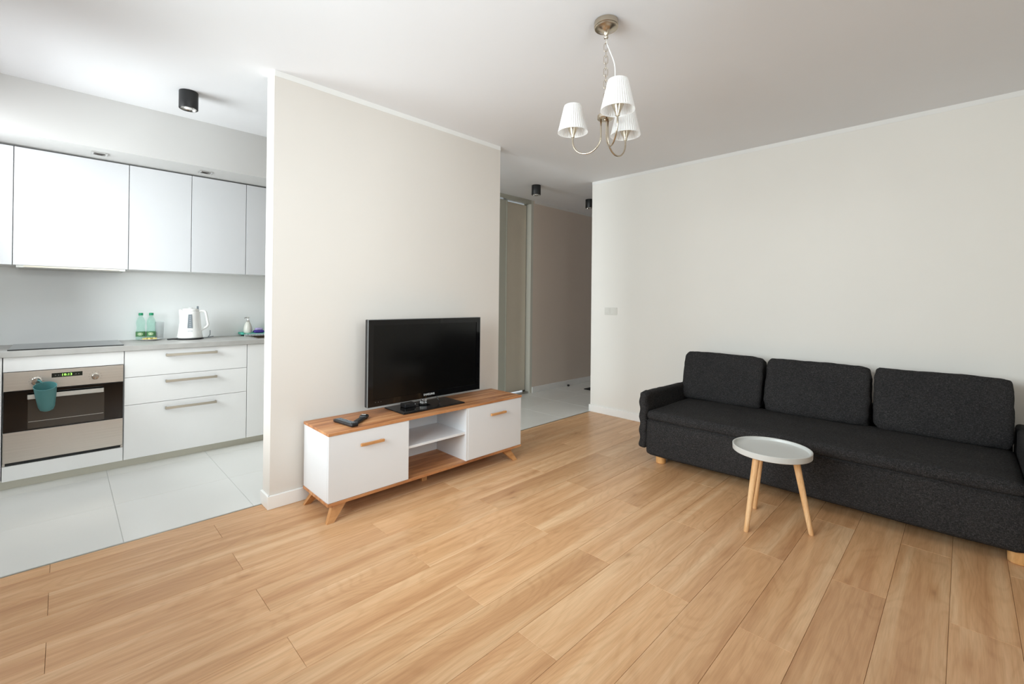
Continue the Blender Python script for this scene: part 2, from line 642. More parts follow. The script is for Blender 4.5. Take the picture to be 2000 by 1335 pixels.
wall_boxes('wall_television', [(TX0, TX1, YT, YT + TT, 0, H)], M_wall_tv)
wall_boxes('wall_kitchen', [(XW, 2.42, YK, YK + 0.1, 0, H)], M_splash)
wall_boxes('wall_hall_far', [(4.60, XH, YH, YH + 0.1, 0, H)], M_wall_hall)
wall_boxes('wall_hall_end', [(XH, XH + 0.1, YC - 0.12, YH + 0.1, 0, H)], M_wall_far)
wall_boxes('wall_hall_behind_wardrobe', [(2.52, 4.60, YK, YK + 0.1, 0, H)], M_wall_kit)
wall_boxes('ceiling', [(XW - WT, XH + 0.1, YB - 0.2, YK + 0.1, H, H + 0.15)], M_ceil)
# boxed-in soffit above the wall units
wall_boxes('wall_soffit', [(XW, 2.42, 4.185, YK, 2.286, H)], M_wall_kit)

# floor slab, boards, tiles
slab = wall_boxes('floor', [(XW - WT, XH + 0.1, YB - 0.2, YK + 0.1, -0.15, -0.012)], M_joint)
PW, PL = 0.1923, 1.285
GAP = 0.0005
row_top = 2.922


def plank_mesh(L, W):
    bm = bmesh.new()
    add_box(bm, GAP, L - GAP, -W / 2 + GAP, W / 2 - GAP, -0.010, 0.0)
    es = [e for e in bm.edges if all(abs(v.co.z) < 1e-6 for v in e.verts)]
    bmesh.ops.bevel(bm, geom=es, offset=0.0008, segments=1, affect='EDGES')
    me = bpy.data.meshes.new('plank')
    bmesh.ops.recalc_face_normals(bm, faces=bm.faces)
    bm.to_mesh(me); bm.free()
    me.materials.append(M_oak)
    return me


cache = {}
for row in range(0, 19):
    if row == 0:
        ya, yb_ = row_top, YC - 0.006
    else:
        yb_ = row_top - PW * (row - 1); ya = yb_ - PW
    if yb_ <= YB: break
    ya = max(ya, YB)
    start = -0.034 if row % 2 == 0 else 0.608
    xs = [start + PL * k for k in range(-3, 6)]
    for s in xs:
        p0, p1 = max(s, XW), min(s + PL, XS)
        if p1 - p0 < 0.02: continue
        key = (round(p1 - p0, 4), round(yb_ - ya, 4))
        if key not in cache: cache[key] = plank_mesh(p1 - p0, yb_ - ya)
        o = bpy.data.objects.new('plank', cache[key]); COL.objects.link(o)
        o.location = (p0, (ya + yb_) / 2, 0); o.parent = slab

# tiles 60 x 60
TS = 0.605
tcache = {}
gb = bmesh.new(); add_box(gb, XW, XH, YC, YK, -0.012, -0.0025)
build('grout', gb, M_grout, slab)
ty = [YC + 0.004, 3.612, 3.612 + TS, 3.612 + 2 * TS, YK]
tx = [0.232 + TS * k for k in range(-2, 14)]
for j in range(len(ty) - 1):
    for i in range(len(tx) - 1):
        p0, p1 = max(tx[i], XW), min(tx[i + 1], XH)
        if p1 - p0 < 0.03 or ty[j + 1] - ty[j] < 0.03: continue
        key = (round(p1 - p0, 3), round(ty[j + 1] - ty[j], 3))
        if key not in tcache:
            bm = bmesh.new(); w_, d_ = p1 - p0, ty[j + 1] - ty[j]
            add_box(bm, 0.0012, w_ - 0.0012, 0.0012, d_ - 0.0012, -0.010, 0.0)
            es = [e for e in bm.edges if all(abs(v.co.z) < 1e-6 for v in e.verts)]
            bmesh.ops.bevel(bm, geom=es, offset=0.0008, segments=1, affect='EDGES')
            me = bpy.data.meshes.new('tile'); bmesh.ops.recalc_face_normals(bm, faces=bm.faces)
            bm.to_mesh(me); bm.free(); me.materials.append(M_tile); tcache[key] = me
        o = bpy.data.objects.new('tile', tcache[key]); COL.objects.link(o)
        o.location = (p0, ty[j], 0); o.parent = slab
# metal joint strip between boards and tiles (two runs, either side of the television wall)
bm = bmesh.new()
add_box(bm, XW, TX0 - 0.013, YC - 0.006, YC + 0.005, -0.006, 0.0015)
add_box(bm, TX1 + 0.013, XS - 0.013, YC - 0.006, YC + 0.005, -0.006, 0.0015)
st(build('trim_1', bm, M_alu))

# baseboards
BH, BT = 0.080, 0.014


def baseboard(name, boxes):
    bm = bmesh.new()
    for b in boxes:
        add_box(bm, *b, bev=0.003, seg=2)
    return st(build(name, bm, M_trim, auto=math.radians(40)))


baseboard('baseboard_television', [(TX0 - BT + 0.0008, TX1 + BT, YT - BT, YT, 0, BH)])
baseboard('baseboard_television_end', [(TX0 - BT, TX0, YT - BT + 0.0006, YT + TT, 0, BH)])
baseboard('baseboard_television_far_end', [(TX1, TX1 + BT, YT, YT + TT, 0, BH)])
baseboard('baseboard_right', [(XS - BT, XS, YB, YC, 0, BH)])
baseboard('baseboard_right_end', [(XS - BT, XS + 0.12, YC, YC + BT, 0, BH)])
baseboard('baseboard_hall', [(4.60, XH, YH - BT, YH, 0, BH)])
baseboard('baseboard_hall_near', [(XS + 0.12, XH, YC, YC + BT, 0, BH)])
baseboard('baseboard_back', [(XW, XS - BT, YB, YB + BT, 0, BH)])
# painted strips at the top of the walls
bm = bmesh.new()
add_box(bm, TX0, TX1, YT - 0.002, YT, H - 0.035, H)
st(build('trim_2', bm, M_strip))
bm = bmesh.new()
add_box(bm, XS - 0.002, XS, YB, YC, H - 0.035, H)
st(build('trim_3', bm, M_strip))
bm = bmesh.new()
add_box(bm, 4.62, XH, YH - 0.002, YH, H - 0.035, H)
st(build('trim_4', bm, M_strip))


# windows (behind / beside the camera); the back one is added for fill
def window(name, y0, y1, z0, z1, n):
    w = st(empty(name, (XW - 0.15, (y0 + y1) / 2, z0)))
    L = w.location
    f = 0.06
    xa, xb = XW - 0.18, XW - 0.11
    bm = bmesh.new()
    ox, oy, oz = L
    add_box(bm, xa - ox, xb - ox, y0 - oy, y0 + f - oy, 0, z1 - z0)
    add_box(bm, xa - ox, xb - ox, y1 - f - oy, y1 - oy, 0, z1 - z0)
    add_box(bm, xa - ox, xb - ox, y0 + f - oy, y1 - f - oy, 0, f)
    add_box(bm, xa - ox, xb - ox, y0 + f - oy, y1 - f - oy, z1 - z0 - f, z1 - z0)
    for k in range(1, n):
        yy = y0 + (y1 - y0) * k / n - oy
        add_box(bm, xa - ox, xb - ox, yy - 0.05, yy + 0.05, f, z1 - z0 - f)
    build('window_frame', bm, M_trim, w)
    for k in range(n):
        ya, yb_ = y0 + (y1 - y0) * k / n + (f if k == 0 else .05), y0 + (y1 - y0) * (k + 1) / n - (f if k == n - 1 else .05)
        box('pane', XW - 0.149, XW - 0.143, ya, yb_, z0 + f, z1 - f, M_pane, w, off=L)
    if z0 > 0.5:
        box('window_sill', XW - 0.11, XW + 0.02, y0 - 0.02, y1 + 0.02, z0 - 0.02, z0 + 0.001, M_trim, w, off=L)


window('window_1', *WIN_LIV, 2)
window('window_2', *WIN_KIT, 1)
w3 = st(empty('fill_window', ((b0 + b1) / 2, YB - 0.12, bz0)))  # unseen window added around the fill lamp
bm = bmesh.new()
hw_, hh_ = (b1 - b0) / 2, bz1 - bz0
for q in ((-hw_, -hw_ + .06, 0, hh_), (hw_ - .06, hw_, 0, hh_), (-hw_ + .06, hw_ - .06, 0, .06), (-hw_ + .06, hw_ - .06, hh_ - .06, hh_), (-.05, .05, .06, hh_ - .06)):
    add_box(bm, q[0], q[1], -0.03, 0.03, q[2], q[3])
build('window_frame', bm, M_trim, w3)
for q in ((-hw_ + .06, -.05), (.05, hw_ - .06)):
    bm = bmesh.new(); add_box(bm, q[0], q[1], -0.003, 0.003, .06, hh_ - .06)
    build('pane', bm, M_pane, w3)

# sliding doors of the built-in wardrobe in the hall
d = st(empty('door_1', (4.0, 4.20, 0)))
D = (4.0, 4.20, 0)
box('door_frame', 4.555, 4.60, YH, 4.30, 0, H, M_lframe, d, off=D)
box('door_header', 3.20, 4.555, YH, 4.30, 2.588, H, M_lframe2, d, off=D)
box('door_track', 3.20, 4.555, 4.18, 4.30, 0.0, 0.02, M_alu, d, off=D)
p = box('door_panel', 4.15, 4.545, 4.245, 4.265, 0.035, 2.575, M_lacq, d, off=D)
p2 = box('door_panel', 3.26, 4.12, 4.20, 4.22, 0.035, 2.575, M_lframe2, d, off=D)
bm = bmesh.new()
add_box(bm, 4.127 - 4.0, 4.150 - 4.0, 4.237 - 4.2, 4.272 - 4.2, 0.022, 2.582)
build('door_edge_strip', bm, M_lframe, d)
bm = bmesh.new()
add_box(bm, 4.543 - 4.0, 4.553 - 4.0, 4.25 - 4.2, 4.272 - 4.2, 0.022, 2.582)
build('door_edge_strip', bm, M_dark, d)  # dark strip standing in for the shade in the gap beside the jamb
bm = bmesh.new()
add_box(bm, 4.118 - 4.0, 4.127 - 4.0, 4.192 - 4.2, 4.228 - 4.2, 0.022, 2.582)
build('door_edge_strip', bm, M_lframe2, d)
box('side_wall', 3.10, 3.20, YH, YK, 0, H, M_wall_kit, d, off=D)

# ================================================================== KITCHEN
YF = 4.33            # base fronts
FT = 0.018
ZB, ZT = 0.060, 0.862
WTOP = 0.900


def carcass(bm, x0, x1, y0, y1, z0, z1, t=0.018, back=True, top=True):
    add_box(bm, x0, x0 + t, y0, y1, z0, z1)
    add_box(bm, x1 - t, x1, y0, y1, z0, z1)
    add_box(bm, x0 + t, x1 - t, y0, y1, z0, z0 + t)
    if top: add_box(bm, x0 + t, x1 - t, y0, y1, z1 - t, z1)
    if back: add_box(bm, x0 + t, x1 - t, y1 - 0.006, y1, z0 + t, z1 - t)


def bar_handle(parent, name, x0, x1, z, y_front, P, mat=M_handle, h=0.012, proud=0.030):
    bm = bmesh.new()
    ox, oy, oz = P
    add_box(bm, x0 - ox, x1 - ox, y_front - proud - oy, y_front - proud + 0.008 - oy, z - h / 2 - oz, z + h / 2 - oz, bev=0.0015)
    for xx in (x0, x1 - 0.010):
        add_box(bm, xx - ox, xx + 0.010 - ox, y_front - proud + 0.006 - oy, y_front - oy, z - h / 2 - oz, z + h / 2 - oz)
    return build(name, bm, mat, parent, auto=math.radians(40))


# plinth
pl = box('kitchen_plinth', XW, 2.42, 4.372, 4.388, 0.0, ZB - 0.002, M_plinth)
tag(pl, 'greige plinth board along the floor under the kitchen base units', 'plinth')
# left filler beside oven
fl = box('filler_panel', XW, -0.280, YF, YF + FT, ZB, ZT, M_white, bev=0.001)
tag(fl, 'narrow white filler panel left of the built-in oven', 'panel')

# oven housing
P = (0.022, 4.62, 0.0)
e = empty('oven_cabinet', P, 'white kitchen base unit that houses the built-in oven, under the hob', 'cabinet')
bm = bmesh.new(); carcass(bm, -0.276 - P[0], 0.320 - P[0], YF + FT + 0.001 - P[1], YK - 0.005 - P[1], ZB, ZT, t=0.014, top=False)
build('body', bm, M_white, e)
box('top_panel', -0.275, 0.319, YF, YF + FT, 0.767, ZT, M_white, e, bev=0.001, off=P)
box('bottom_panel', -0.275, 0.319, YF, YF + FT, ZB, 0.158, M_white, e, bev=0.001, off=P)

# oven
P = (0.022, 4.62, 0.160)
ov = empty('oven', P, 'stainless steel built-in oven with black glass door and green clock', 'oven')
bm = bmesh.new()
add_box(bm, -0.258 - P[0], 0.302 - P[0], 0 + YF + 0.02 - P[1], YK - 0.05 - P[1], 0.160 - P[2], 0.764 - P[2])
build('body', bm, M_black, ov)
cp = box('control_panel', -0.273, 0.317, YF - 0.006, YF + 0.018, 0.642, 0.764, M_steel, ov, bev=0.002, off=P)
pane = box('door_glass', -0.273, 0.317, YF - 0.006, YF + 0.018, 0.376, 0.640, M_blackgl, ov, bev=0.002, off=P)
M_ovwin = plain('oven_window_smoked', srgb(62, 56, 50), rough=0.10, vary=0.06, nscale=4)
wn = box('window', -0.163, 0.214, YF - 0.0072, YF - 0.006, 0.385, 0.610, M_ovwin, ov, off=P)
bm = bmesh.new()
add_box(bm, -0.160 - P[0], 0.210 - P[0], YF - 0.0080 - P[1], YF - 0.0072 - P[1], 0.4290 - P[2], 0.4315 - P[2])
build('rack_line', bm, M_alu, ov)
box('lower_panel', -0.273, 0.317, YF - 0.006, YF + 0.018, 0.178, 0.374, M_steel, ov, bev=0.002, off=P)
bm = bmesh.new()
for k in range(3):
    z = 0.161 + k * 0.0055
    add_box(bm, -0.262 - P[0], 0.304 - P[0], YF - 0.003 - P[1], YF + 0.016 - P[1], z - P[2], z + 0.0035 - P[2])
build('vent_grille', bm, M_black, ov)
for xx in (-0.273, 0.306):
    bm = bmesh.new()
    add_box(bm, xx - P[0], xx + 0.011 - P[0], YF - 0.004 - P[1], YF + 0.016 - P[1], 0.160 - P[2], 0.177 - P[2])
    build('corner_bracket', bm, M_steel, ov)
bm = bmesh.new()
add_box(bm, -0.165 - P[0], 0.209 - P[0], YF - 0.050 - P[1], YF - 0.036 - P[1], 0.585 - P[2], 0.615 - P[2], bev=0.003)
for xx in (-0.14, 0.17):
    add_box(bm, xx - P[0], xx + 0.014 - P[0], YF - 0.038 - P[1], YF - 0.004 - P[1], 0.592 - P[2], 0.608 - P[2])
build('door_handle', bm, M_alu, ov, auto=math.radians(40))
dsp = box('display', -0.054, 0.098, YF - 0.0072, YF - 0.006, 0.711, 0.740, M_disp, ov, off=P)
tx_ = text_mesh('clock_digits', '10:13', 0.021, M_digit, dsp, depth=0.0003, space=1.15, bold=0.0003)
tx_.location = (-0.002, -0.0012, -0.0006)
for xx in (-0.060, -0.046, -0.034, 0.040, 0.054):
    bm = bmesh.new()
    add_box(bm, xx, xx + 0.006, -0.0010, -0.0004, -0.004, 0.002)
    build('display_button', bm, M_printdark, dsp)


def knob(name, x, z, label, sc=1.0):
    bm = bmesh.new()
    lathe(bm, [(0, 0), (0.021, 0), (0.020, 0.018), (0.017, 0.022), (0, 0.0225)], 28)
    bmesh.ops.rotate(bm, verts=bm.verts, cent=(0, 0, 0), matrix=Matrix.Rotation(PI / 2, 3, 'X'))
    add_box(bm, -0.0025, 0.0025, -0.028, -0.020, -0.017, 0.017, bev=0.001)
    k = build(name, bm, M_chrome, ov, auto=math.radians(35))
    k.scale = (sc, 1, sc)
    k.location = (x - P[0], YF - 0.006 - P[1], z - P[2])
    k['label'] = label


knob('knob', -0.126, 0.697, 'left silver knob, the larger', 1.25)
knob('knob', 0.165, 0.696, 'right silver knob')
bm = bmesh.new()
for ang in range(-120, 121, 30):
    for cx_ in (-0.126, 0.165):
        a = math.radians(ang + 90)
        xx, zz = cx_ + 0.033 * math.cos(a), 0.6965 + 0.033 * math.sin(a)
        add_box(bm, xx - 0.002 - P[0], xx + 0.002 - P[0], YF - 0.0068 - P[1], YF - 0.006 - P[1], zz - 0.0012 - P[2], zz + 0.0012 - P[2])
build('knob_marking', bm, M_printdark, ov)['kind'] = 'stuff'

# drawer unit
P = (0.726, 4.62, 0.0)
e = empty('drawer_cabinet', P, 'white kitchen base unit with three drawers and steel bar handles', 'cabinet')
bm = bmesh.new(); carcass(bm, 0.322 - P[0], 1.130 - P[0], YF + FT + 0.001 - P[1], YK - 0.005 - P[1], ZB, ZT)
build('body', bm, M_white, e)
for z0_, z1_, hz in ((0.666, ZT, 0.817), (0.461, 0.663, 0.616), (ZB, 0.458, 0.408)):
    dr = box('drawer', 0.324, 1.129, YF, YF + FT, z0_, z1_, M_white, e, bev=0.0015, off=P)
    c = ((0.324 + 1.129) / 2, YF + FT / 2, (z0_ + z1_) / 2)
    bar_handle(dr, 'handle', 0.566, 0.906, hz, YF, c, h=0.019)

# sink unit
P = (1.532, 4.62, 0.0)
e = empty('sink_cabinet', P, 'white kitchen sink base unit half hidden behind the television wall', 'cabinet')
bm = bmesh.new(); carcass(bm, 1.132 - P[0], 1.932 - P[0], YF + FT + 0.001 - P[1], YK - 0.005 - P[1], ZB, ZT, top=False)
build('body', bm, M_white, e)
box('door', 1.134, 1.531, YF, YF + FT, ZB, ZT, M_white, e, bev=0.0015, off=P)
box('door', 1.533, 1.930, YF, YF + FT, ZB, ZT, M_white, e, bev=0.0015, off=P)
P = (2.175, 4.62, 0.0)
e = empty('end_cabinet', P, 'white base unit at the far end of the kitchen, behind the television wall', 'cabinet')
bm = bmesh.new(); carcass(bm, 1.934 - P[0], 2.415 - P[0], YF + FT + 0.001 - P[1], YK - 0.005 - P[1], ZB, ZT)
build('body', bm, M_white, e)
box('door', 1.936, 2.414, YF, YF + FT, ZB, ZT, M_white, e, bev=0.0015, off=P)

# worktop with a cut-out for the sink
SX0, SX1, SY0, SY1 = 1.245, 1.80, 4.44, 4.80
bm = bmesh.new()
xs_ = [XW + 0.001, SX0, SX1, 2.418]; ys_ = [4.315, SY0, SY1, YK - 0.001]
for i in range(3):
    for j in range(3):
        if i == 1 and j == 1: continue
        add_box(bm, xs_[i], xs_[i + 1], ys_[j], ys_[j + 1], 0.864, WTOP)
bmesh.ops.remove_doubles(bm, verts=bm.verts, dist=1e-5)
# drop the inner faces shared by neighbouring blocks
seen = {}
for f in list(bm.faces):
    k = tuple(sorted(v.index for v in f.verts)) if False else tuple(sorted((round(v.co.x, 4), round(v.co.y, 4), round(v.co.z, 4)) for v in f.verts))
    seen.setdefault(k, []).append(f)
bmesh.ops.delete(bm, geom=[f for fs in seen.values() if len(fs) > 1 for f in fs], context='FACES')
wt = build('worktop', bm, M_top)
tag(wt, 'long grey concrete-look kitchen worktop over the white base units', 'worktop')

# sink
P = ((SX0 + SX1) / 2, (SY0 + SY1) / 2, 0.9)
sk = empty('sink', P, 'inset kitchen sink at the right end of the visible worktop', 'sink')
bm = bmesh.new()
w_, d_ = (SX1 - SX0) / 2, (SY1 - SY0) / 2
t_ = 0.012
add_box(bm, -w_ - t_, w_ + t_, -d_ - t_, -d_ + 0.004, 0.0005, 0.0035)
add_box(bm, -w_ - t_, w_ + t_, d_ - 0.004, d_ + t_, 0.0005, 0.0035)
add_box(bm, -w_ - t_, -w_ + 0.004, -d_ + 0.004, d_ - 0.004, 0.0005, 0.0035)
add_box(bm, w_ - 0.004, w_ + t_, -d_ + 0.004, d_ - 0.004, 0.0005, 0.0035)
build('rim', bm, M_steel, sk)
bm = bmesh.new()
q = 0.003
add_box(bm, -w_ + q, -w_ + q + 0.002, -d_ + q, d_ - q, -0.16, 0.0)
add_box(bm, w_ - q - 0.002, w_ - q, -d_ + q, d_ - q, -0.16, 0.0)
add_box(bm, -w_ + q, w_ - q, -d_ + q, -d_ + q + 0.002, -0.16, 0.0)
add_box(bm, -w_ + q, w_ - q, d_ - q - 0.002, d_ - q, -0.16, 0.0)
add_box(bm, -w_ + q, w_ - q, -d_ + q, d_ - q, -0.162, -0.160)
M_bowl = plain('sink_bowl_brown_grey', srgb(122, 108, 88), rough=0.35, metal=0.4)
build('bowl', bm, M_bowl, sk)

# hob
hob = box('hob', -0.262, 0.322, 4.385, 4.885, WTOP + 0.0005, WTOP + 0.0065, M_blackgl, bev=0.0015)
tag(hob, 'flat black glass hob set on the worktop above the oven', 'hob')

# wall units
YU, ZU0, ZU1 = 4.500, 1.472, 2.272
for x0_, x1_, nm, lb in ((XW + 0.003, -0.252, 'wall_cabinet', 'glossy white wall unit cut off by the left edge of the photo'),
                     (-0.250, 0.349, 'wall_cabinet', 'widest glossy white wall unit, with the extractor under it'),
                     (0.351, 0.749, 'wall_cabinet', 'glossy white wall unit just right of the widest one'),
                     (0.751, 1.154, 'wall_cabinet', 'glossy white wall unit above the kettle, second from the television wall'),
                     (1.156, 1.754, 'wall_cabinet', 'glossy white wall unit partly hidden behind the television wall'),
                     (1.756, 2.416, 'wall_cabinet', 'glossy white wall unit at the far end, out of sight behind the television wall')):
    P = ((x0_ + x1_) / 2, 4.70, ZU0)
    e = empty(nm, P, lb, 'cabinet', 'wall units above the worktop')
    bm = bmesh.new(); carcass(bm, x0_ - P[0], x1_ - P[0], YU + 0.019 - P[1], YK - 0.004 - P[1], 0.004, ZU1 - ZU0)
    build('body', bm, M_white, e)
    box('door', x0_ + 0.0012, x1_ - 0.0012, YU, YU + 0.018, ZU0, ZU1, M_gloss, e, bev=0.0012, off=P)
# extractor under the widest unit
P = (0.05, 4.68, 1.455)
e = empty('extractor_hood', P, 'slim built-in extractor under the widest wall unit', 'extractor')
box('body', -0.235, 0.335, YU + 0.02, YK - 0.03, 1.456, 1.4745, M_alu, e, bev=0.001, off=P)
box('front_lip', -0.20, 0.300, YU + 0.003, YU + 0.019, 1.459, 1.4715, M_handle, e, bev=0.001, off=P)

# recessed square spots in the underside of the soffit
for x_, lb in ((0.172, 'square recessed spotlight in the soffit above the widest wall unit'),
               (0.815, 'square recessed spotlight in the soffit nearer the television wall')):
    P = (x_, 4.345, 2.286)
    e = empty('recessed_spotlight', P, lb, 'spotlight', 'soffit spotlights')
    bm = bmesh.new()
    s_, i_ = 0.043, 0.032
    add_box(bm, -s_, s_, -s_, -i_, -0.006, -0.0003); add_box(bm, -s_, s_, i_, s_, -0.006, -0.0003)
    add_box(bm, -s_, -i_, -i_, i_, -0.006, -0.0003); add_box(bm, i_, s_, -i_, i_, -0.006, -0.0003)
    build('frame', bm, M_chrome, e)
    bm = bmesh.new(); lathe(bm, [(0, -0.004), (0.024, -0.004), (0.029, -0.0005), (0, -0.0005)], 24)
    build('bulb', bm, M_dark, e, auto=0.6)

# socket on splashback? none seen

# ---------------- things on the worktop
ZC = WTOP
# kettle base and kettle
P = (0.785, 4.715, ZC)
e = empty('power_dock', P, 'black round power base under the white kettle, with its cable', 'kettle dock')
bm = bmesh.new(); lathe(bm, [(0, 0.0005), (0.098, 0.0005), (0.100, 0.006), (0.094, 0.014), (0, 0.014)], 40)
build('plate', bm, M_black, e, auto=0.6)
bm = bmesh.new(); tube(bm, spline([(-0.08, -0.02, 0.006), (-0.12, -0.01, 0.008), (-0.150, 0.0, 0.006), (-0.155, 0.01, 0.006)]), 0.006)
build('lever', bm, M_black, e, smooth=True)
bm = bmesh.new(); tube(bm, spline([(0.08, 0.02, 0.006), (0.13, 0.03, 0.006), (0.18, 0.06, 0.012), (0.19, 0.10, 0.008), (0.16, 0.13, 0.005), (0.18, 0.165, 0.02), (0.185, 0.185, 0.06)]), 0.003)
build('cable', bm, M_gauge, e, smooth=True)
P = (0.785, 4.715, ZC + 0.0145)
e = empty('kettle', P, 'white plastic electric kettle with a grey water gauge', 'kettle')
bm = bmesh.new()
lathe(bm, [(0, 0.0), (0.090, 0.0), (0.093, 0.008), (0.090, 0.022), (0.086, 0.05), (0.078, 0.13), (0.071, 0.205), (0.069, 0.222), (0.064, 0.228), (0, 0.229)], 56)
# spout lip on the left
for v in bm.verts:
    a = math.atan2(v.co.y, v.co.x)
    if v.co.z > 0.13:
        da = abs(((a - math.radians(200)) + PI) % (2 * PI) - PI)
        k = max(0, 1 - da / 0.5) * min(1, (v.co.z - 0.13) / 0.08) * (v.co.xy.length > 0.05)
        v.co.x += math.cos(math.radians(200)) * 0.022 * k; v.co.y += math.sin(math.radians(200)) * 0.022 * k
        v.co.z += 0.018 * k
build('body', bm, M_kettle, e, auto=0.7)
bm = bmesh.new()
lathe(bm, [(0, 0.229), (0.060, 0.229), (0.060, 0.240), (0.052, 0.250), (0.018, 0.254), (0.014, 0.258), (0, 0.259)], 40)
build('lid', bm, M_kettle, e, auto=0.6)
bm = bmesh.new(); add_box(bm, 0.046, 0.060, -0.008, 0.008, 0.235, 0.272, bev=0.003)
build('lid_lever', bm, M_gauge, e, auto=0.6)
bm = bmesh.new()
dirx, diry = math.cos(math.radians(-18)), math.sin(math.radians(-18))
hp = [(0.062, 0.226), (0.085, 0.230), (0.108, 0.224), (0.116, 0.200), (0.126, 0.140), (0.130, 0.110), (0.118, 0.090), (0.098, 0.075), (0.080, 0.062)]
tube(bm, spline([(r * dirx, r * diry, z) for r, z in hp], 5), 0.0095, 12)
build('handle', bm, M_kettle, e, smooth=True)
gd = math.radians(-100)
rot = Matrix.Rotation(gd, 3, 'Z')
bm = bmesh.new()
pts = []
for z_ in [0.085 + 0.118 * k / 8 for k in range(9)]:
    rr = 0.086 + (z_ - 0.05) * (0.071 - 0.086) / (0.205 - 0.05) + 0.0018
    w_ = 0.021 - 0.006 * (z_ - 0.085) / 0.118
    row_ = [bm.verts.new(rot @ Vector((rr * math.cos(a_), rr * math.sin(a_), z_))) for a_ in [(-w_ + 2 * w_ * i / 4) / rr * 0.9 for i in range(5)]]
    pts.append(row_)
for a_, b_ in zip(pts, pts[1:]):
    for i in range(4): bm.faces.new((a_[i], a_[i + 1], b_[i + 1], b_[i]))
g_ = build('water_gauge', bm, M_gauge, e)
bm = bmesh.new()
for k in range(6):
    z_ = 0.100 + k * 0.016
    rr = 0.086 + (z_ - 0.05) * (0.071 - 0.086) / 0.155 + 0.0022
    vs = [bm.verts.new(rot @ Vector((rr * math.cos(a_), rr * math.sin(a_), zz))) for a_, zz in ((-0.06, z_), (0.06, z_), (0.06, z_ + 0.003), (-0.06, z_ + 0.003))]
    bm.faces.new(vs)
build('gauge_marks', bm, M_mark, g_)
bm = bmesh.new()
for z_ in (0.055,):
    rr = 0.0868
    vs = [bm.verts.new(rot @ Vector((rr * math.cos(a_), rr * math.sin(a_), zz))) for a_, zz in ((-0.20, z_), (0.20, z_), (0.20, z_ + 0.009), (-0.20, z_ + 0.009))]
    bm.faces.new(vs)
build('maker_badge', bm, M_mark, e)


# bottles
def bottle(x, y, lb):
    P = (x, y, ZC + 0.0005)
    e = empty('water_bottle', P, lb, 'bottle', 'two green-tinted water bottles')
    bm = bmesh.new()
    lathe(bm, [(0, 0.004), (0.022, 0.0), (0.031, 0.006), (0.032, 0.03), (0.0315, 0.075), (0.029, 0.090), (0.0265, 0.105), (0.029, 0.122), (0.031, 0.140), (0.029, 0.160), (0.022, 0.180), (0.0145, 0.195), (0.0125, 0.204), (0, 0.205)], 32)
    build('body', bm, M_pet, e, auto=0.9)
    bm = bmesh.new(); lathe(bm, [(0, 0.206), (0.015, 0.206), (0.0155, 0.210), (0.0150, 0.225), (0.0138, 0.227), (0, 0.227)], 24)
    build('cap', bm, M_cap, e, auto=0.6)
    bm = bmesh.new(); lathe(bm, [(0.0325, 0.030), (0.0328, 0.032), (0.0328, 0.068), (0.0325, 0.070)], 32)
    l_ = build('label_band', bm, M_label, e, smooth=True)
    bm = bmesh.new()
    ring = []
    c_ = bm.verts.new((0.0335 * math.cos(-1.75), 0.0335 * math.sin(-1.75), 0.051))
    for k in range(20):
        a_ = -1.75 + 0.52 * math.cos(2 * PI * k / 20); z_ = 0.051 + 0.011 * math.sin(2 * PI * k / 20)
        ring.append(bm.verts.new((0.0335 * math.cos(a_), 0.0335 * math.sin(a_), z_)))
    for k in range(20): bm.faces.new((c_, ring[k], ring[(k + 1) % 20]))
    build('label_oval', bm, M_labelw, l_)


bottle(0.463, 4.855, 'green-tinted water bottle with green cap, the left of two behind the small dish')
bottle(0.532, 4.850, 'green-tinted water bottle with green cap, the right of two, beside the clear tumbler')
P = (0.590, 4.862, ZC + 0.0005)
bm = bmesh.new(); lathe(bm, [(0, 0.004), (0.026, 0.0), (0.029, 0.01), (0.033, 0.150), (0.0315, 0.150), (0.0275, 0.012), (0, 0.010)], 32)
tb = build('drinking_glass', bm, M_tumbler, auto=0.8); tb.location = P
tag(tb, 'tall clear drinking glass right of the two water bottles', 'glass')
# dish with wrapped sweets
P = (0.515, 4.770, ZC)
dish = None
bm = bmesh.new(); lathe(bm, [(0, 0.002), (0.040, 0.0005), (0.045, 0.003), (0.072, 0.011), (0.073, 0.013), (0.045, 0.006), (0, 0.005)], 40)
dish = build('dish', bm, M_china, auto=0.8); dish.location = P
tag(dish, 'small white dish in front of the two water bottles', 'dish')
for dx, dy, rz, lb in ((-0.030, -0.010, 0.3, 'yellow wrapped sweet at the left side of the small white dish'), (0.000, -0.020, 1.1, 'yellow wrapped sweet at the front of the small white dish'), (0.028, -0.004, -0.5, 'yellow wrapped sweet at the right side of the small white dish'), (-0.004, 0.016, 0.1, 'yellow wrapped sweet at the back of the small white dish')):
    bm = bmesh.new()
    lathe(bm, [(0.0, -0.019), (0.009, -0.018), (0.0035, -0.010), (0.008, -0.005), (0.008, 0.005), (0.0035, 0.010), (0.009, 0.018), (0, 0.019)], 12)
    bmesh.ops.rotate(bm, verts=bm.verts, cent=(0, 0, 0), matrix=Matrix.Rotation(PI / 2, 3, 'Y'))
    s = build('sweet', bm, M_lemon, smooth=True); s.location = (P[0] + dx, P[1] + dy, ZC + 0.0155); s.rotation_euler = (0, 0, rz)
    tag(s, lb, 'sweet', 'wrapped sweets on the dish')

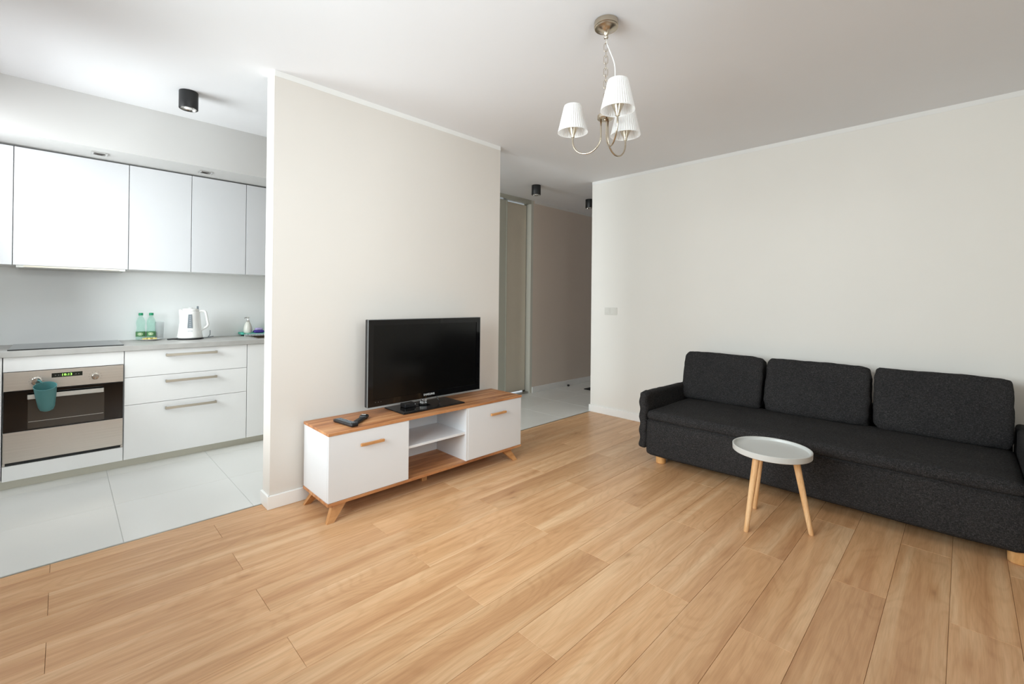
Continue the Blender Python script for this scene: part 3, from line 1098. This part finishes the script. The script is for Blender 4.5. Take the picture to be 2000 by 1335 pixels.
# drainer tray, soap dispenser, sponge
P = (1.36, 4.830, ZC)
e = empty('drainer_tray', P, 'teal ribbed tray standing on the worktop behind the sink', 'tray')
bm = bmesh.new(); add_box(bm, -0.155, 0.155, -0.060, 0.070, 0.016, 0.024, bev=0.003)
add_box(bm, -0.160, -0.140, -0.064, 0.074, 0.014, 0.034, bev=0.004); add_box(bm, 0.140, 0.160, -0.064, 0.074, 0.014, 0.034, bev=0.004)
add_box(bm, -0.155, 0.155, 0.062, 0.074, 0.014, 0.034, bev=0.003)
build('tray_plate', bm, M_teal, e, auto=0.6)
bm = bmesh.new()
for k in range(22):
    add_box(bm, -0.138 + k * 0.0127, -0.132 + k * 0.0127, -0.066, -0.058, 0.001, 0.022)
build('rib', bm, M_ribs, e)['kind'] = 'stuff'
for sx in (-1, 1):
    for sy in (-1, 1):
        bm = bmesh.new()
        add_box(bm, sx * 0.13 - 0.008, sx * 0.13 + 0.008, sy * 0.045 - 0.008, sy * 0.045 + 0.008, 0.0003, 0.016)
        build('foot_pad', bm, M_black, e)
P = (1.262, 4.815, ZC + 0.0245)
e = empty('soap_dispenser', P, 'cream ceramic soap dispenser with a chrome pump on the teal tray', 'soap dispenser')
bm = bmesh.new(); lathe(bm, [(0, 0), (0.030, 0), (0.035, 0.006), (0.038, 0.030), (0.036, 0.055), (0.028, 0.082), (0.018, 0.103), (0.014, 0.112), (0, 0.113)], 36)
build('bottle_body', bm, M_soap, e, smooth=True)
bm = bmesh.new(); lathe(bm, [(0, 0.113), (0.015, 0.113), (0.015, 0.121), (0.006, 0.124), (0.005, 0.142), (0.010, 0.144), (0.010, 0.154), (0, 0.156)], 24)
tube(bm, spline([(0, 0, 0.149), (-0.02, -0.008, 0.150), (-0.034, -0.014, 0.145)], 4), 0.004)
build('pump', bm, M_chrome, e, auto=0.6)
P = (1.352, 4.800, ZC + 0.0245)
e = empty('scrubbing_sponge', P, 'violet sponge with a lilac top beside the soap dispenser', 'sponge')
bm = soft_box(0.085, 0.055, 0.024, 0.008, (0.002, 0.002, 0.003), cuts=5); bmesh.ops.translate(bm, verts=bm.verts, vec=(0, 0, 0.0155))
build('sponge_body', bm, M_violet, e, smooth=True)
bm = soft_box(0.062, 0.045, 0.018, 0.007, (0.001, 0.001, 0.004), cuts=5, nz=0.001, nscale=60); bmesh.ops.translate(bm, verts=bm.verts, vec=(0, 0, 0.0375))
build('scouring_layer', bm, M_lilac, e, smooth=True)

# potted plant at the far left of the worktop
P = (-0.425, 4.74, ZC)
e = empty('potted_plant', P, 'small spiky green plant whose leaf tips enter at the left edge of the photo', 'plant')
bm = bmesh.new(); lathe(bm, [(0, 0.0005), (0.040, 0.0005), (0.052, 0.085), (0.053, 0.09), (0.048, 0.09), (0.046, 0.075), (0, 0.075)], 32)
build('pot', bm, M_pot, e, auto=0.6)
bm = bmesh.new(); lathe(bm, [(0, 0.0755), (0.0455, 0.0755), (0.044, 0.079), (0, 0.080)], 24)
build('soil', bm, M_soil, e)
random.seed(11)
for k in range(26):
    a_ = 2 * PI * k / 26 + random.uniform(-.1, .1)
    out_, up_ = random.uniform(0.07, 0.118), random.uniform(0.04, 0.13)
    bm = bmesh.new()
    sp = spline([(0.01 * math.cos(a_), 0.01 * math.sin(a_), 0.079), (out_ * .45 * math.cos(a_), out_ * .45 * math.sin(a_), 0.08 + up_ * .8), (out_ * math.cos(a_), out_ * math.sin(a_), 0.08 + up_)], 3)
    side = Vector((-math.sin(a_), math.cos(a_), 0))
    n_ = len(sp); prev = None
    for i, p_ in enumerate(sp):
        w_ = 0.0065 * (1 - (i / (n_ - 1)) ** 2) + 0.0003
        a1_, a2_, a3_ = bm.verts.new(p_ - side * w_), bm.verts.new(p_ + side * w_), bm.verts.new(p_ - Vector((0, 0, w_ * .5)))
        if prev:
            bm.faces.new((prev[0], prev[2], a3_, a1_)); bm.faces.new((prev[2], prev[1], a2_, a3_))
        prev = (a1_, a2_, a3_)
    build('leaf', bm, M_leaf, e)

# teal cup hung on the oven's left knob
P = (-0.073, 4.228, 0.510)
e = empty('utensil_cup', P, 'teal plastic cup hanging tilted in front of the oven door by its left knob', 'cup')
e.rotation_euler = (math.radians(11), math.radians(-3), 0)
bm = bmesh.new()
prof = [(0, 0.0), (0.020, 0.0005), (0.032, 0.008), (0.040, 0.030), (0.050, 0.110), (0.0545, 0.165), (0.0560, 0.170), (0.0530, 0.170), (0.048, 0.112), (0.038, 0.032), (0.030, 0.011), (0, 0.005)]
lathe(bm, prof, 44)
for v in bm.verts:   # the rim stands higher at the back, where it hooks on
    if v.co.z > 0.09:
        k = (v.co.z - 0.09) / 0.08
        v.co.z += 0.010 * k * (v.co.y / 0.056)
build('cup_wall', bm, M_cup, e, auto=0.9)
bm = bmesh.new()
tube(bm, spline([(-0.012, 0.052, 0.168), (-0.022, 0.062, 0.186), (-0.034, 0.070, 0.192)], 4), 0.005)
build('hook', bm, M_cup, e, smooth=True)


# ================================================================== CEILING SPOTS
def can_light(x, y, lb):
    P = (x, y, H)
    e = empty('ceiling_spotlight', P, lb, 'ceiling light', 'black cylinder ceiling spotlights')
    bm = bmesh.new()
    lathe(bm, [(0, -0.0005), (0.0535, -0.0005), (0.0545, -0.003), (0.0545, -0.112), (0.0535, -0.114), (0.048, -0.114), (0.046, -0.104), (0, -0.104)], 48)
    build('housing', bm, M_black, e, auto=0.6)
    bm = bmesh.new()
    lathe(bm, [(0.0455, -0.1135), (0.0455, -0.108), (0.026, -0.1045), (0, -0.1045)], 40)
    build('reflector', bm, M_chrome, e, auto=0.6)
    bm = bmesh.new()
    lathe(bm, [(0, -0.105), (0.024, -0.105), (0.025, -0.109), (0.018, -0.112), (0, -0.1125)], 28)
    build('bulb', bm, M_china, e, auto=0.6)


can_light(0.583, 3.650, 'black cylinder spotlight on the kitchen ceiling')
can_light(4.005, 3.585, 'black cylinder spotlight on the hall ceiling, in front of the sliding door')
can_light(5.060, 3.560, 'black cylinder spotlight on the hall ceiling, half hidden by the sofa wall corner')

# ================================================================== CHANDELIER
P = (1.885, 1.238, 0)
ch = empty('chandelier', (P[0], P[1], H), 'nickel three-arm pendant lamp with pleated white shades on a chain', 'chandelier')


def hz(z): return z - H


bm = bmesh.new()
lathe(bm, [(0, hz(2.6375)), (0.057, hz(2.6375)), (0.058, hz(2.634)), (0.058, hz(2.613)), (0.0565, hz(2.6115)), (0.0535, hz(2.6112)), (0.0535, hz(2.6098)), (0.0565, hz(2.6092)), (0.0570, hz(2.606)), (0.054, hz(2.6025)), (0.048, hz(2.6015)), (0.036, hz(2.597)), (0.022, hz(2.588)), (0.014, hz(2.578)), (0.009, hz(2.568)), (0.008, hz(2.562)), (0.011, hz(2.559)), (0.009, hz(2.554)), (0, hz(2.553))], 48)
build('canopy', bm, M_nickel, ch, auto=0.5)
# chain
nlk = 12
ztop, zbot = 2.556, 2.192
for k in range(nlk):
    bm = bmesh.new()
    zc = ztop - (ztop - zbot) * (k + 0.5) / nlk
    hl, hw = 0.0205, 0.0098
    if k == 0: hl, hw = 0.017, 0.014
    loop = []
    for i in range(14):
        a_ = 2 * PI * i / 14
        px = hw * math.cos(a_); pz = (hl - hw) * (1 if math.sin(a_) > 0.01 else -1 if math.sin(a_) < -0.01 else 0) + hw * math.sin(a_)
        q_ = math.radians(35 + (90 if k % 2 else 0))
        loop.append((px * math.cos(q_), px * math.sin(q_), zc - H + pz))
    tube(bm, loop, 0.0014, 6, closed=True)
    build('chain_link', bm, M_nickel, ch, smooth=True)
bm = bmesh.new()
tube(bm, spline([(0, 0, hz(2.560)), (0.001, -0.004, hz(2.530)), (0.010, -0.016, hz(2.490)), (0.028, -0.028, hz(2.440)), (0.034, -0.032, hz(2.390)), (0.030, -0.030, hz(2.300)), (0.014, -0.012, hz(2.230)), (0.003, -0.002, hz(2.18))], 6), 0.0028, 8)
build('power_cord', bm, M_cable, ch, smooth=True)
bm = bmesh.new()
lathe(bm, [(0, hz(2.192)), (0.005, hz(2.191)), (0.008, hz(2.180)), (0.036, hz(2.178)), (0.0385, hz(2.174)), (0.0385, hz(2.160)), (0.036, hz(2.157)), (0.010, hz(2.156)), (0.007, hz(2.150)), (0, hz(2.148))], 40)
build('hub', bm, M_nickel, ch, auto=0.5)
for ang, rad in ((105, 0.170), (230, 0.187), (-2, 0.177)):
    a_ = math.radians(ang); ca, sa = math.cos(a_), math.sin(a_)
    bm = bmesh.new()
    r0, r1 = 0.022, rad
    rc, rr = (r0 + r1) / 2, (r1 - r0) / 2
    pl_ = [(r0, 2.158), (r0, 2.12), (r0, 2.085)]
    zb_ = 2.078
    for i in range(0, 19):
        t = PI + PI * i / 18
        pl_.append((rc + rr * math.cos(t), zb_ + rr * math.sin(t)))
    pl_ += [(r1, 2.10), (r1, 2.118)]
    tube(bm, [(r * ca, r * sa, hz(z)) for r, z in pl_], 0.0042, 10)
    arm = build('arm', bm, M_nickel, ch, smooth=True)
    cx_, cy_ = r1 * ca, r1 * sa
    bm = bmesh.new()
    lathe(bm, [(0, hz(2.098)), (0.0085, hz(2.098)), (0.0095, hz(2.101)), (0.0085, hz(2.104)), (0.0105, hz(2.110)), (0.0265, hz(2.146)), (0.0275, hz(2.148)), (0.0, hz(2.150))], 32, cx_, cy_)
    build('socket_cup', bm, M_nickel, arm, auto=0.5)
    bm = bmesh.new()
    lathe(bm, [(0, hz(2.150)), (0.011, hz(2.150)), (0.012, hz(2.185)), (0.020, hz(2.200)), (0.021, hz(2.212)), (0.014, hz(2.226)), (0, hz(2.230))], 20, cx_, cy_)
    build('bulb', bm, M_china, arm, smooth=True)
    # pleated shade
    bm = bmesh.new()
    N = 240
    zs = [2.123, 2.128, 2.130, 2.19, 2.250, 2.2525, 2.258]
    rb_, rt_ = 0.0750, 0.0440
    rings = []
    for z_ in zs:
        f = (z_ - 2.123) / 0.135
        r_ = rb_ + (rt_ - rb_) * f
        pleat = 0.0017 if 2.129 < z_ < 2.2515 else 0.0
        ex = 0.0010 if pleat == 0 else 0
        rings.append([bm.verts.new((cx_ + (r_ + ex + pleat * math.sin(2 * PI * k / 6)) * math.cos(2 * PI * k / N), cy_ + (r_ + ex + pleat * math.sin(2 * PI * k / 6)) * math.sin(2 * PI * k / N), hz(z_))) for k in range(N)])
    for A_, B_ in zip(rings, rings[1:]):
        for k in range(N): bm.faces.new((A_[k], A_[(k + 1) % N], B_[(k + 1) % N], B_[k]))
    build('lamp_shade', bm, M_shade, arm, auto=0.3)

# ================================================================== LIGHT SWITCH
P = (XS, 2.755, 1.156)
e = empty('light_switch', P, 'white double light switch on the wall left of the sofa', 'switch')
bm = bmesh.new(); add_box(bm, -0.009, -0.0005, -0.078, 0.078, -0.041, 0.041, bev=0.002)
build('plate', bm, M_switch, e, auto=0.6)
for yy in (-0.037, 0.037):
    bm = bmesh.new(); add_box(bm, -0.0125, -0.0085, yy - 0.029, yy + 0.029, -0.030, 0.030, bev=0.0015)
    build('rocker', bm, M_switch, e, auto=0.6)

# hall: doormat and door stop
P = (5.68, 3.50, 0)
bm = bmesh.new(); add_box(bm, -0.345, 0.345, -0.32, 0.32, 0.0005, 0.012, bev=0.003)
o = build('doormat', bm, M_mat, auto=0.6); o.location = P
tag(o, 'black doormat on the hall tiles, one corner showing past the sofa wall', 'doormat')
P = (5.36, YH - 0.045, 0)
e = empty('door_stop', P, 'small black door stop on the hall floor against the skirting', 'door stop')
bm = bmesh.new(); lathe(bm, [(0, 0.0005), (0.016, 0.0005), (0.016, 0.022), (0.013, 0.026), (0, 0.027)], 24)
build('post', bm, M_black, e, auto=0.6)
bm = bmesh.new(); lathe(bm, [(0.0165, 0.010), (0.020, 0.012), (0.020, 0.018), (0.0165, 0.020)], 24)
build('rubber_ring', bm, M_plastic, e, auto=0.6)

# ================================================================== TV STAND
SX, SW0, SW1 = 0, 1.066, 2.640
SYF, SYB = 2.500, 2.862
SZ0, SZ1 = 0.092, 0.504
P = ((SW0 + SW1) / 2, (SYF + SYB) / 2, 0)
e = empty('television_stand', P, 'low white television stand with oak-look top and splayed wooden legs', 'tv stand')
M_st = M_standw
box('top', SW0, SW1, SYF - 0.004, SYB, SZ1 - 0.016, SZ1, M_wotan, e, bev=0.001, off=P)
box('bottom_board', SW0, SW1, SYF - 0.004, SYB, SZ0, SZ0 + 0.016, M_wotan, e, bev=0.001, off=P)
za, zb2 = SZ0 + 0.0165, SZ1 - 0.0165
box('side_panel', SW0 + 0.004, SW0 + 0.020, SYF + 0.017, SYB - 0.004, za, zb2, M_st, e, off=P)
box('side_panel', SW1 - 0.020, SW1 - 0.004, SYF + 0.017, SYB - 0.004, za, zb2, M_st, e, off=P)
box('divider', 1.577, 1.593, SYF + 0.017, SYB - 0.004, za, zb2, M_st, e, off=P)
box('divider', 2.071, 2.087, SYF + 0.002, SYB - 0.004, za, zb2, M_st, e, off=P)
box('shelf', 1.5935, 2.0705, SYF + 0.012, SYB - 0.010, 0.300, 0.316, M_st, e, bev=0.001, off=P)
box('back_panel', SW0 + 0.004, SW1 - 0.004, SYB - 0.0035, SYB, za, zb2, M_st, e, off=P)
for x0_, x1_, h0, h1 in ((SW0 + 0.004, 1.592, 1.257, 1.409), (2.088, SW1 - 0.004, 2.298, 2.455)):
    dr = box('door', x0_, x1_, SYF, SYF + 0.016, za + 0.001, zb2 - 0.001, M_st, e, bev=0.001, off=P)
    c = ((x0_ + x1_) / 2, SYF + 0.008, (za + zb2) / 2)
    bm = bmesh.new()
    add_box(bm, h0 - c[0], h1 - c[0], SYF - 0.022 - c[1], SYF - 0.008 - c[1], 0.396 - c[2], 0.412 - c[2], bev=0.002)
    add_box(bm, h0 + 0.01 - c[0], h0 + 0.025 - c[0], SYF - 0.010 - c[1], SYF + 0.0005 - c[1], 0.398 - c[2], 0.410 - c[2])
    add_box(bm, h1 - 0.025 - c[0], h1 - 0.01 - c[0], SYF - 0.010 - c[1], SYF + 0.0005 - c[1], 0.398 - c[2], 0.410 - c[2])
    build('handle', bm, M_oakedge, dr, auto=0.6)


def hexa(bm, b, t):
    vb = [bm.verts.new(p_) for p_ in b]; vt = [bm.verts.new(p_) for p_ in t]
    bm.faces.new(list(reversed(vb))); bm.faces.new(vt)
    for i in range(4): bm.faces.new((vb[i], vb[(i + 1) % 4], vt[(i + 1) % 4], vt[i]))


def rect(x0, x1, y0, y1, z): return [(x0 - P[0], y0 - P[1], z), (x1 - P[0], y0 - P[1], z), (x1 - P[0], y1 - P[1], z), (x0 - P[0], y1 - P[1], z)]


for side in (0, 1):
    for back in (0, 1):
        bx = (1.060, 1.100) if not side else (2.546, 2.586)
        txx = (1.112, 1.196) if not side else (2.450, 2.534)
        by = (2.488, 2.512) if not back else (2.822, 2.846)
        tyy = (2.524, 2.560) if not back else (2.786, 2.822)
        bm = bmesh.new()
        hexa(bm, rect(*bx, *by, 0.0005), rect(*txx, *tyy, SZ0 - 0.0003))
        build('leg', bm, M_oakedge, e)
bm = bmesh.new(); hexa(bm, rect(1.790, 1.830, 2.640, 2.670, 0.0005), rect(1.785, 1.835, 2.635, 2.675, SZ0 - 0.0003))
build('leg', bm, M_oakedge, e)

# ================================================================== TELEVISION
TVY = 2.715
P = (1.885, TVY, SZ1)
e = empty('television', P, 'large black flat television standing on the white stand', 'television')
X0, X1, Z0, Z1 = 1.408, 2.372, 0.556, 1.130
bm = bmesh.new()
add_box(bm, X0 - P[0], X1 - P[0], -0.004, 0.030, Z0 - P[2], Z1 - P[2], bev=0.004)
add_box(bm, X0 + 0.10 - P[0], X1 - 0.10 - P[0], 0.028, 0.055, Z0 + 0.05 - P[2], Z1 - 0.09 - P[2], bev=0.008)
build('casing', bm, M_plastic, e, auto=0.6)
bm = bmesh.new()
fx, fz = 0.036, 0.036
a, b, c_, d_ = X0 + 0.003 - P[0], X1 - 0.003 - P[0], Z0 + 0.003 - P[2], Z1 - 0.003 - P[2]
add_box(bm, a, b, -0.010, -0.004, c_, c_ + 0.042); add_box(bm, a, b, -0.010, -0.004, d_ - fz, d_)
add_box(bm, a, a + fx, -0.010, -0.004, c_ + 0.042, d_ - fz); add_box(bm, b - fx, b, -0.010, -0.004, c_ + 0.042, d_ - fz)
build('bezel', bm, M_blackgl, e)
bm = bmesh.new()
r_ = 0.0028
add_box(bm, X0 - P[0] - 0.0005, X0 + r_ - P[0], -0.0105, -0.0035, Z0 - P[2], Z1 - P[2]); add_box(bm, X1 - r_ - P[0], X1 + .0005 - P[0], -0.0105, -0.0035, Z0 - P[2], Z1 - P[2])
add_box(bm, X0 + r_ - P[0], X1 - r_ - P[0], -0.0105, -0.0035, Z1 - r_ - P[2], Z1 - P[2] + .0005); add_box(bm, X0 + r_ - P[0], X1 - r_ - P[0], -0.0105, -0.0035, Z0 - P[2] - .0005, Z0 + r_ - P[2])
build('rim', bm, M_rim, e)
bm = bmesh.new(); add_box(bm, a + fx, b - fx, -0.0065, -0.004, c_ + 0.042, d_ - fz)
build('screen', bm, M_screen, e)
lg = text_mesh('logo', 'SAMSUNG', 0.020, M_logo, e, depth=0.0003, space=1.05, bold=0.0004)
lg.location = (1.888 - P[0], -0.0107, 0.583 - P[2])
bm = bmesh.new(); lathe(bm, [(0, 0.004), (0.040, 0.004), (0.042, 0.009), (0.020, 0.014), (0, 0.014)], 36)
nb = build('neck_collar', bm, M_blackgl, e, auto=0.6); nb.location = (-0.030, 0.0, 0.0005 + 0.004)
bm = bmesh.new(); lathe(bm, [(0, 0.0), (0.024, 0.0), (0.024, 0.060), (0, 0.060)], 32)
nk = build('neck', bm, M_acryl, e, auto=0.6); nk.location = (-0.030, 0.012, 0.0185)
bm = bmesh.new(); add_box(bm, -0.285, 0.235, -0.135, 0.115, 0.0005, 0.0085, bev=0.003)
bp = build('base_plate', bm, M_blackgl, e, auto=0.6)
bm = bmesh.new()
tube(bm, spline([(0.060, 0.03, 0.075), (0.075, 0.0, 0.050), (0.078, -0.03, 0.022), (0.060, -0.06, 0.012), (0.040, -0.09, 0.011)], 6), 0.003)
build('cable', bm, M_plastic, e, smooth=True)
bm = bmesh.new()
for k in range(3):
    add_box(bm, X0 + 0.055 + k * 0.020 - P[0], X0 + 0.060 + k * 0.020 - P[0], -0.0107, -0.010, 0.585 - P[2], 0.588 - P[2])
build('touch_marks', bm, M_printdark, e)

# small black box on the TV foot
P = (1.735, 2.735, SZ1 + 0.009)
e = empty('receiver_box', P, 'small black receiver box on the left half of the television foot', 'box')
bm = bmesh.new(); add_box(bm, -0.045, 0.045, -0.030, 0.035, 0.0003, 0.026, bev=0.003)
build('box_case', bm, M_plastic, e, auto=0.6)
bm = bmesh.new(); add_box(bm, 0.034, 0.038, -0.0315, -0.030, 0.016, 0.020)
build('indicator', bm, M_logo, e)
bm = bmesh.new(); tube(bm, spline([(0.043, 0.0, 0.012), (0.070, -0.012, 0.006), (0.095, 0.0, 0.012), (0.105, 0.02, 0.020)], 6), 0.0028)
build('cable', bm, M_plastic, e, smooth=True)

# remote control
P = (1.228, 2.630, SZ1 + 0.0005)
e = empty('remote_control', P, 'long dark remote control near the front left corner of the stand', 'remote control', rz=math.radians(8))
bm = soft_box(0.048, 0.200, 0.020, 0.007, (0.002, 0, 0.001), cuts=8)
bmesh.ops.translate(bm, verts=bm.verts, vec=(0, 0, 0.0100))
build('case', bm, M_plastic, e, smooth=True)
bm = bmesh.new()
for r in range(11):
    for c in range(3):
        add_box(bm, -0.016 + c * 0.0125, -0.009 + c * 0.0125, 0.070 - r * 0.0145, 0.077 - r * 0.0145, 0.0205, 0.0226)
kb = build('button', bm, M_gauge, e); kb['kind'] = 'stuff'
# handset
P = (1.318, 2.628, SZ1 + 0.0005)
e = empty('handset', P, 'short black handset with a silver band, just right of the remote control', 'handset', rz=math.radians(-50))
bm = soft_box(0.038, 0.130, 0.018, 0.008, (0.003, 0, 0.001), cuts=7)
bmesh.ops.translate(bm, verts=bm.verts, vec=(0, 0, 0.009))
build('case', bm, M_black, e, smooth=True)
bm = soft_box(0.050, 0.048, 0.026, 0.012, (0.002, 0.002, 0.001), cuts=6)
bmesh.ops.translate(bm, verts=bm.verts, vec=(0, 0.066, 0.0135))
build('head', bm, M_plastic, e, smooth=True)
bm = bmesh.new(); add_box(bm, -0.0262, -0.0250, 0.050, 0.080, 0.012, 0.016); add_box(bm, -0.014, 0.014, 0.062, 0.068, 0.0272, 0.0284)
build('silver_band', bm, M_chrome, e)

# ================================================================== COFFEE TABLE
P = (2.895, 0.770, 0)
e = empty('side_table', P, 'round white tray-top side table on three splayed wooden legs', 'table')
TZ = 0.446
R_ = 0.198
bm = bmesh.new()
lathe(bm, [(0, TZ - 0.034), (R_ - 0.004, TZ - 0.034), (R_, TZ - 0.031), (R_ + 0.001, TZ - 0.002), (R_ - 0.002, TZ), (R_ - 0.007, TZ - 0.001), (R_ - 0.009, TZ - 0.004), (R_ - 0.011, TZ - 0.014), (R_ - 0.015, TZ - 0.017), (0, TZ - 0.017)], 96)
M_tray = plain('tray_top_white', srgb(200, 201, 198), rough=0.35, vary=0.008)
build('tray_top', bm, M_tray, e, auto=0.5)
for fx_, fy_, tx_r in ((2.708, 0.842, 0.60), (2.927, 0.580, 0.60), (3.048, 0.900, 0.60)):
    dx, dy = fx_ - P[0], fy_ - P[1]
    bm = bmesh.new()
    top = Vector((dx * tx_r, dy * tx_r, TZ - 0.034)); bot = Vector((dx, dy, 0.0))
    tube(bm, [bot + (top - bot) * t for t in (0, 0.02, 0.5, 1.0)], [0.0110, 0.0122, 0.0155, 0.0185], 20)
    # flat feet and tops
    for v in bm.verts:
        if v.co.z < 0.004: v.co.z = 0.0006
        if v.co.z > TZ - 0.040: v.co.z = TZ - 0.0345
    build('leg', bm, M_beech, e, auto=0.6)
    # grain runs down the leg thanks to the object coordinates of the oak material

# ================================================================== SOFA
SF = 3.300   # front plane
P = (3.78, 0.77, 0)
sofa = empty('sofa', P, 'long charcoal fabric sofa on wooden feet along the wall', 'sofa')
Y0s, Y1s = -0.285, 1.828
XBk = 4.27


def put(name, bm, x, y, z, parent=sofa, base=P, mat=M_fabric):
    o = build(name, bm, mat, parent, smooth=True)
    o.location = (x - base[0], y - base[1], z - base[2])
    return o


# base upholstery
def base_fn(p, u):
    # slack cloth: long shallow ripples on the front
    if u.x < -0.5:
        p.x += 0.004 * math.sin(p.y * 7.0 + p.z * 9.0) + 0.003 * noise.noise(p * 9)
        p.x -= 0.010 * (1 - u.z ** 2)
    if u.z < -0.8: p.z += 0.004 * math.sin(p.y * 5 + 1)
    return p


bm = soft_box(XBk - 0.05 - SF, 1.985, 0.285, 0.028, cuts=40, nz=0.003, nscale=5, fn=base_fn)
put('base', bm, (SF + XBk - 0.05) / 2, 0.7725, 0.062 + 0.1425)


def seat_fn(p, u):
    if u.z > 0:
        p.z += 0.007 * max(0, u.x + 0.2) * (1 - u.y ** 8)
        p.z += 0.003 * noise.noise(Vector((p.x * 5, p.y * 3, 0)))
    if u.x < -0.5: p.x += 0.003 * math.sin(p.y * 6.0 + 1.0) + 0.002 * noise.noise(p * 14)
    return p


bm = soft_box(4.06 - SF + 0.006, 1.982, 0.078, 0.036, (0.0, 0, 0.008), cuts=40, nz=0.0018, nscale=7, seed=4, fn=seat_fn)
put('seat', bm, (SF - 0.006 + 4.06) / 2, 0.7725, 0.330 + 0.039)
# piping seam under the seat
bm = bmesh.new()
tube(bm, [(SF - 0.0085 + 0.002 * math.sin(y * 6), y, 0.3335 + 0.0015 * math.sin(y * 9)) for y in [Y0s + 0.07 + (Y1s - Y0s - 0.13) * k / 60 for k in range(61)]], 0.0026, 6)
bmesh.ops.translate(bm, verts=bm.verts, vec=(-P[0], -P[1], 0))
build('piping', bm, M_fabric, sofa, smooth=True)


def arm_fn(p, u):
    # gathered cloth at the front top corner
    k = max(0, -u.x - 0.75) * 4
    p.y += 0.006 * k * math.sin(p.z * 55)
    p.z += (0.008 * math.sin(p.x * 60) * k) if u.z > 0.6 else 0
    p += noise.noise_vector(p * 16) * 0.0035
    if u.z > 0.5: p.z -= 0.016 * (u.x * 0.5 + 0.5)
    return p


for yc, sd in ((1.796, 0), (-0.254, 5)):
    bm = soft_box(XBk - 0.02 - (SF - 0.004), 0.066, 0.450, 0.026, (0, 0.004, 0), cuts=26, fn=arm_fn)
    put('armrest', bm, (SF - 0.004 + XBk - 0.02) / 2, yc, 0.100 + 0.225)
# back
bm = soft_box(0.05, 1.978, 0.44, 0.02, (0.0, 0, 0), cuts=20, nz=0.001)
put('backrest', bm, 4.245, 0.7725, 0.10 + 0.22)
for fx_, fy_, rr in ((3.372, 1.672, 0.037), (3.372, -0.195, 0.040), (4.18, 1.672, 0.037), (4.18, -0.195, 0.037)):
    bm = bmesh.new()
    lathe(bm, [(0, 0.0006), (rr - 0.003, 0.0006), (rr, 0.004), (rr + 0.001, 0.066), (0, 0.066)], 36)
    o = build('foot', bm, M_footwood, sofa, auto=0.6); o.location = (fx_ - P[0], fy_ - P[1], 0)
bm = bmesh.new(); lathe(bm, [(0, 0.0006), (0.022, 0.0006), (0.024, 0.066), (0, 0.066)], 24)
o = build('foot', bm, M_black, sofa, auto=0.6); o.location = (3.50 - P[0], 1.655 - P[1], 0); o['label'] = 'black support foot'
bm = bmesh.new(); lathe(bm, [(0, 0.0006), (0.022, 0.0006), (0.024, 0.066), (0, 0.066)], 24)
o = build('foot', bm, M_black, sofa, auto=0.6); o.location = (3.75 - P[0], 0.77 - P[1], 0); o['label'] = 'black support foot'


# loose back cushions
def cushion(ya, yb, seed, lb, hgt=0.418, tilt=13):
    w = yb - ya
    P = (4.022, (ya + yb) / 2, 0.411)
    e = empty('back_cushion', P, lb, 'cushion', 'three back cushions on the sofa')

    def fn(p, u):
        # pinched, wrinkled corners and a slimmer top
        corner = max(0, abs(u.y) - 0.72) / 0.28 * max(0, abs(u.z) - 0.65) / 0.35
        p.x *= 1 - 0.35 * corner
        p.y -= math.copysign(0.008 * corner, u.y)
        edge = max(0, abs(u.y) - 0.8) / 0.2
        p += noise.noise_vector(Vector((p.x * 22, p.y * 18, p.z * 22)) + Vector((seed, 0, 0))) * (0.0035 + 0.008 * corner + 0.002 * edge)
        p.x *= 1 - 0.12 * (u.z * 0.5 + 0.5)
        return p
    bm = soft_box(0.150, w, hgt, 0.030, (0.020, 0.005, 0.006), cuts=22, nz=0.004, nscale=5, seed=seed, fn=fn)
    bmesh.ops.translate(bm, verts=bm.verts, vec=(0, 0, hgt / 2 - 0.006))
    bmesh.ops.rotate(bm, verts=bm.verts, cent=(0, 0, 0), matrix=Matrix.Rotation(math.radians(tilt), 3, 'Y'))
    c = build('cover', bm, M_fabric, e, smooth=True)


cushion(1.140, 1.782, 1.0, 'charcoal back cushion at the left end of the sofa, beside the armrest')
cushion(0.462, 1.116, 7.0, 'charcoal back cushion in the middle of the sofa')
cushion(-0.208, 0.438, 13.0, 'charcoal back cushion at the right end of the sofa, the largest in view')
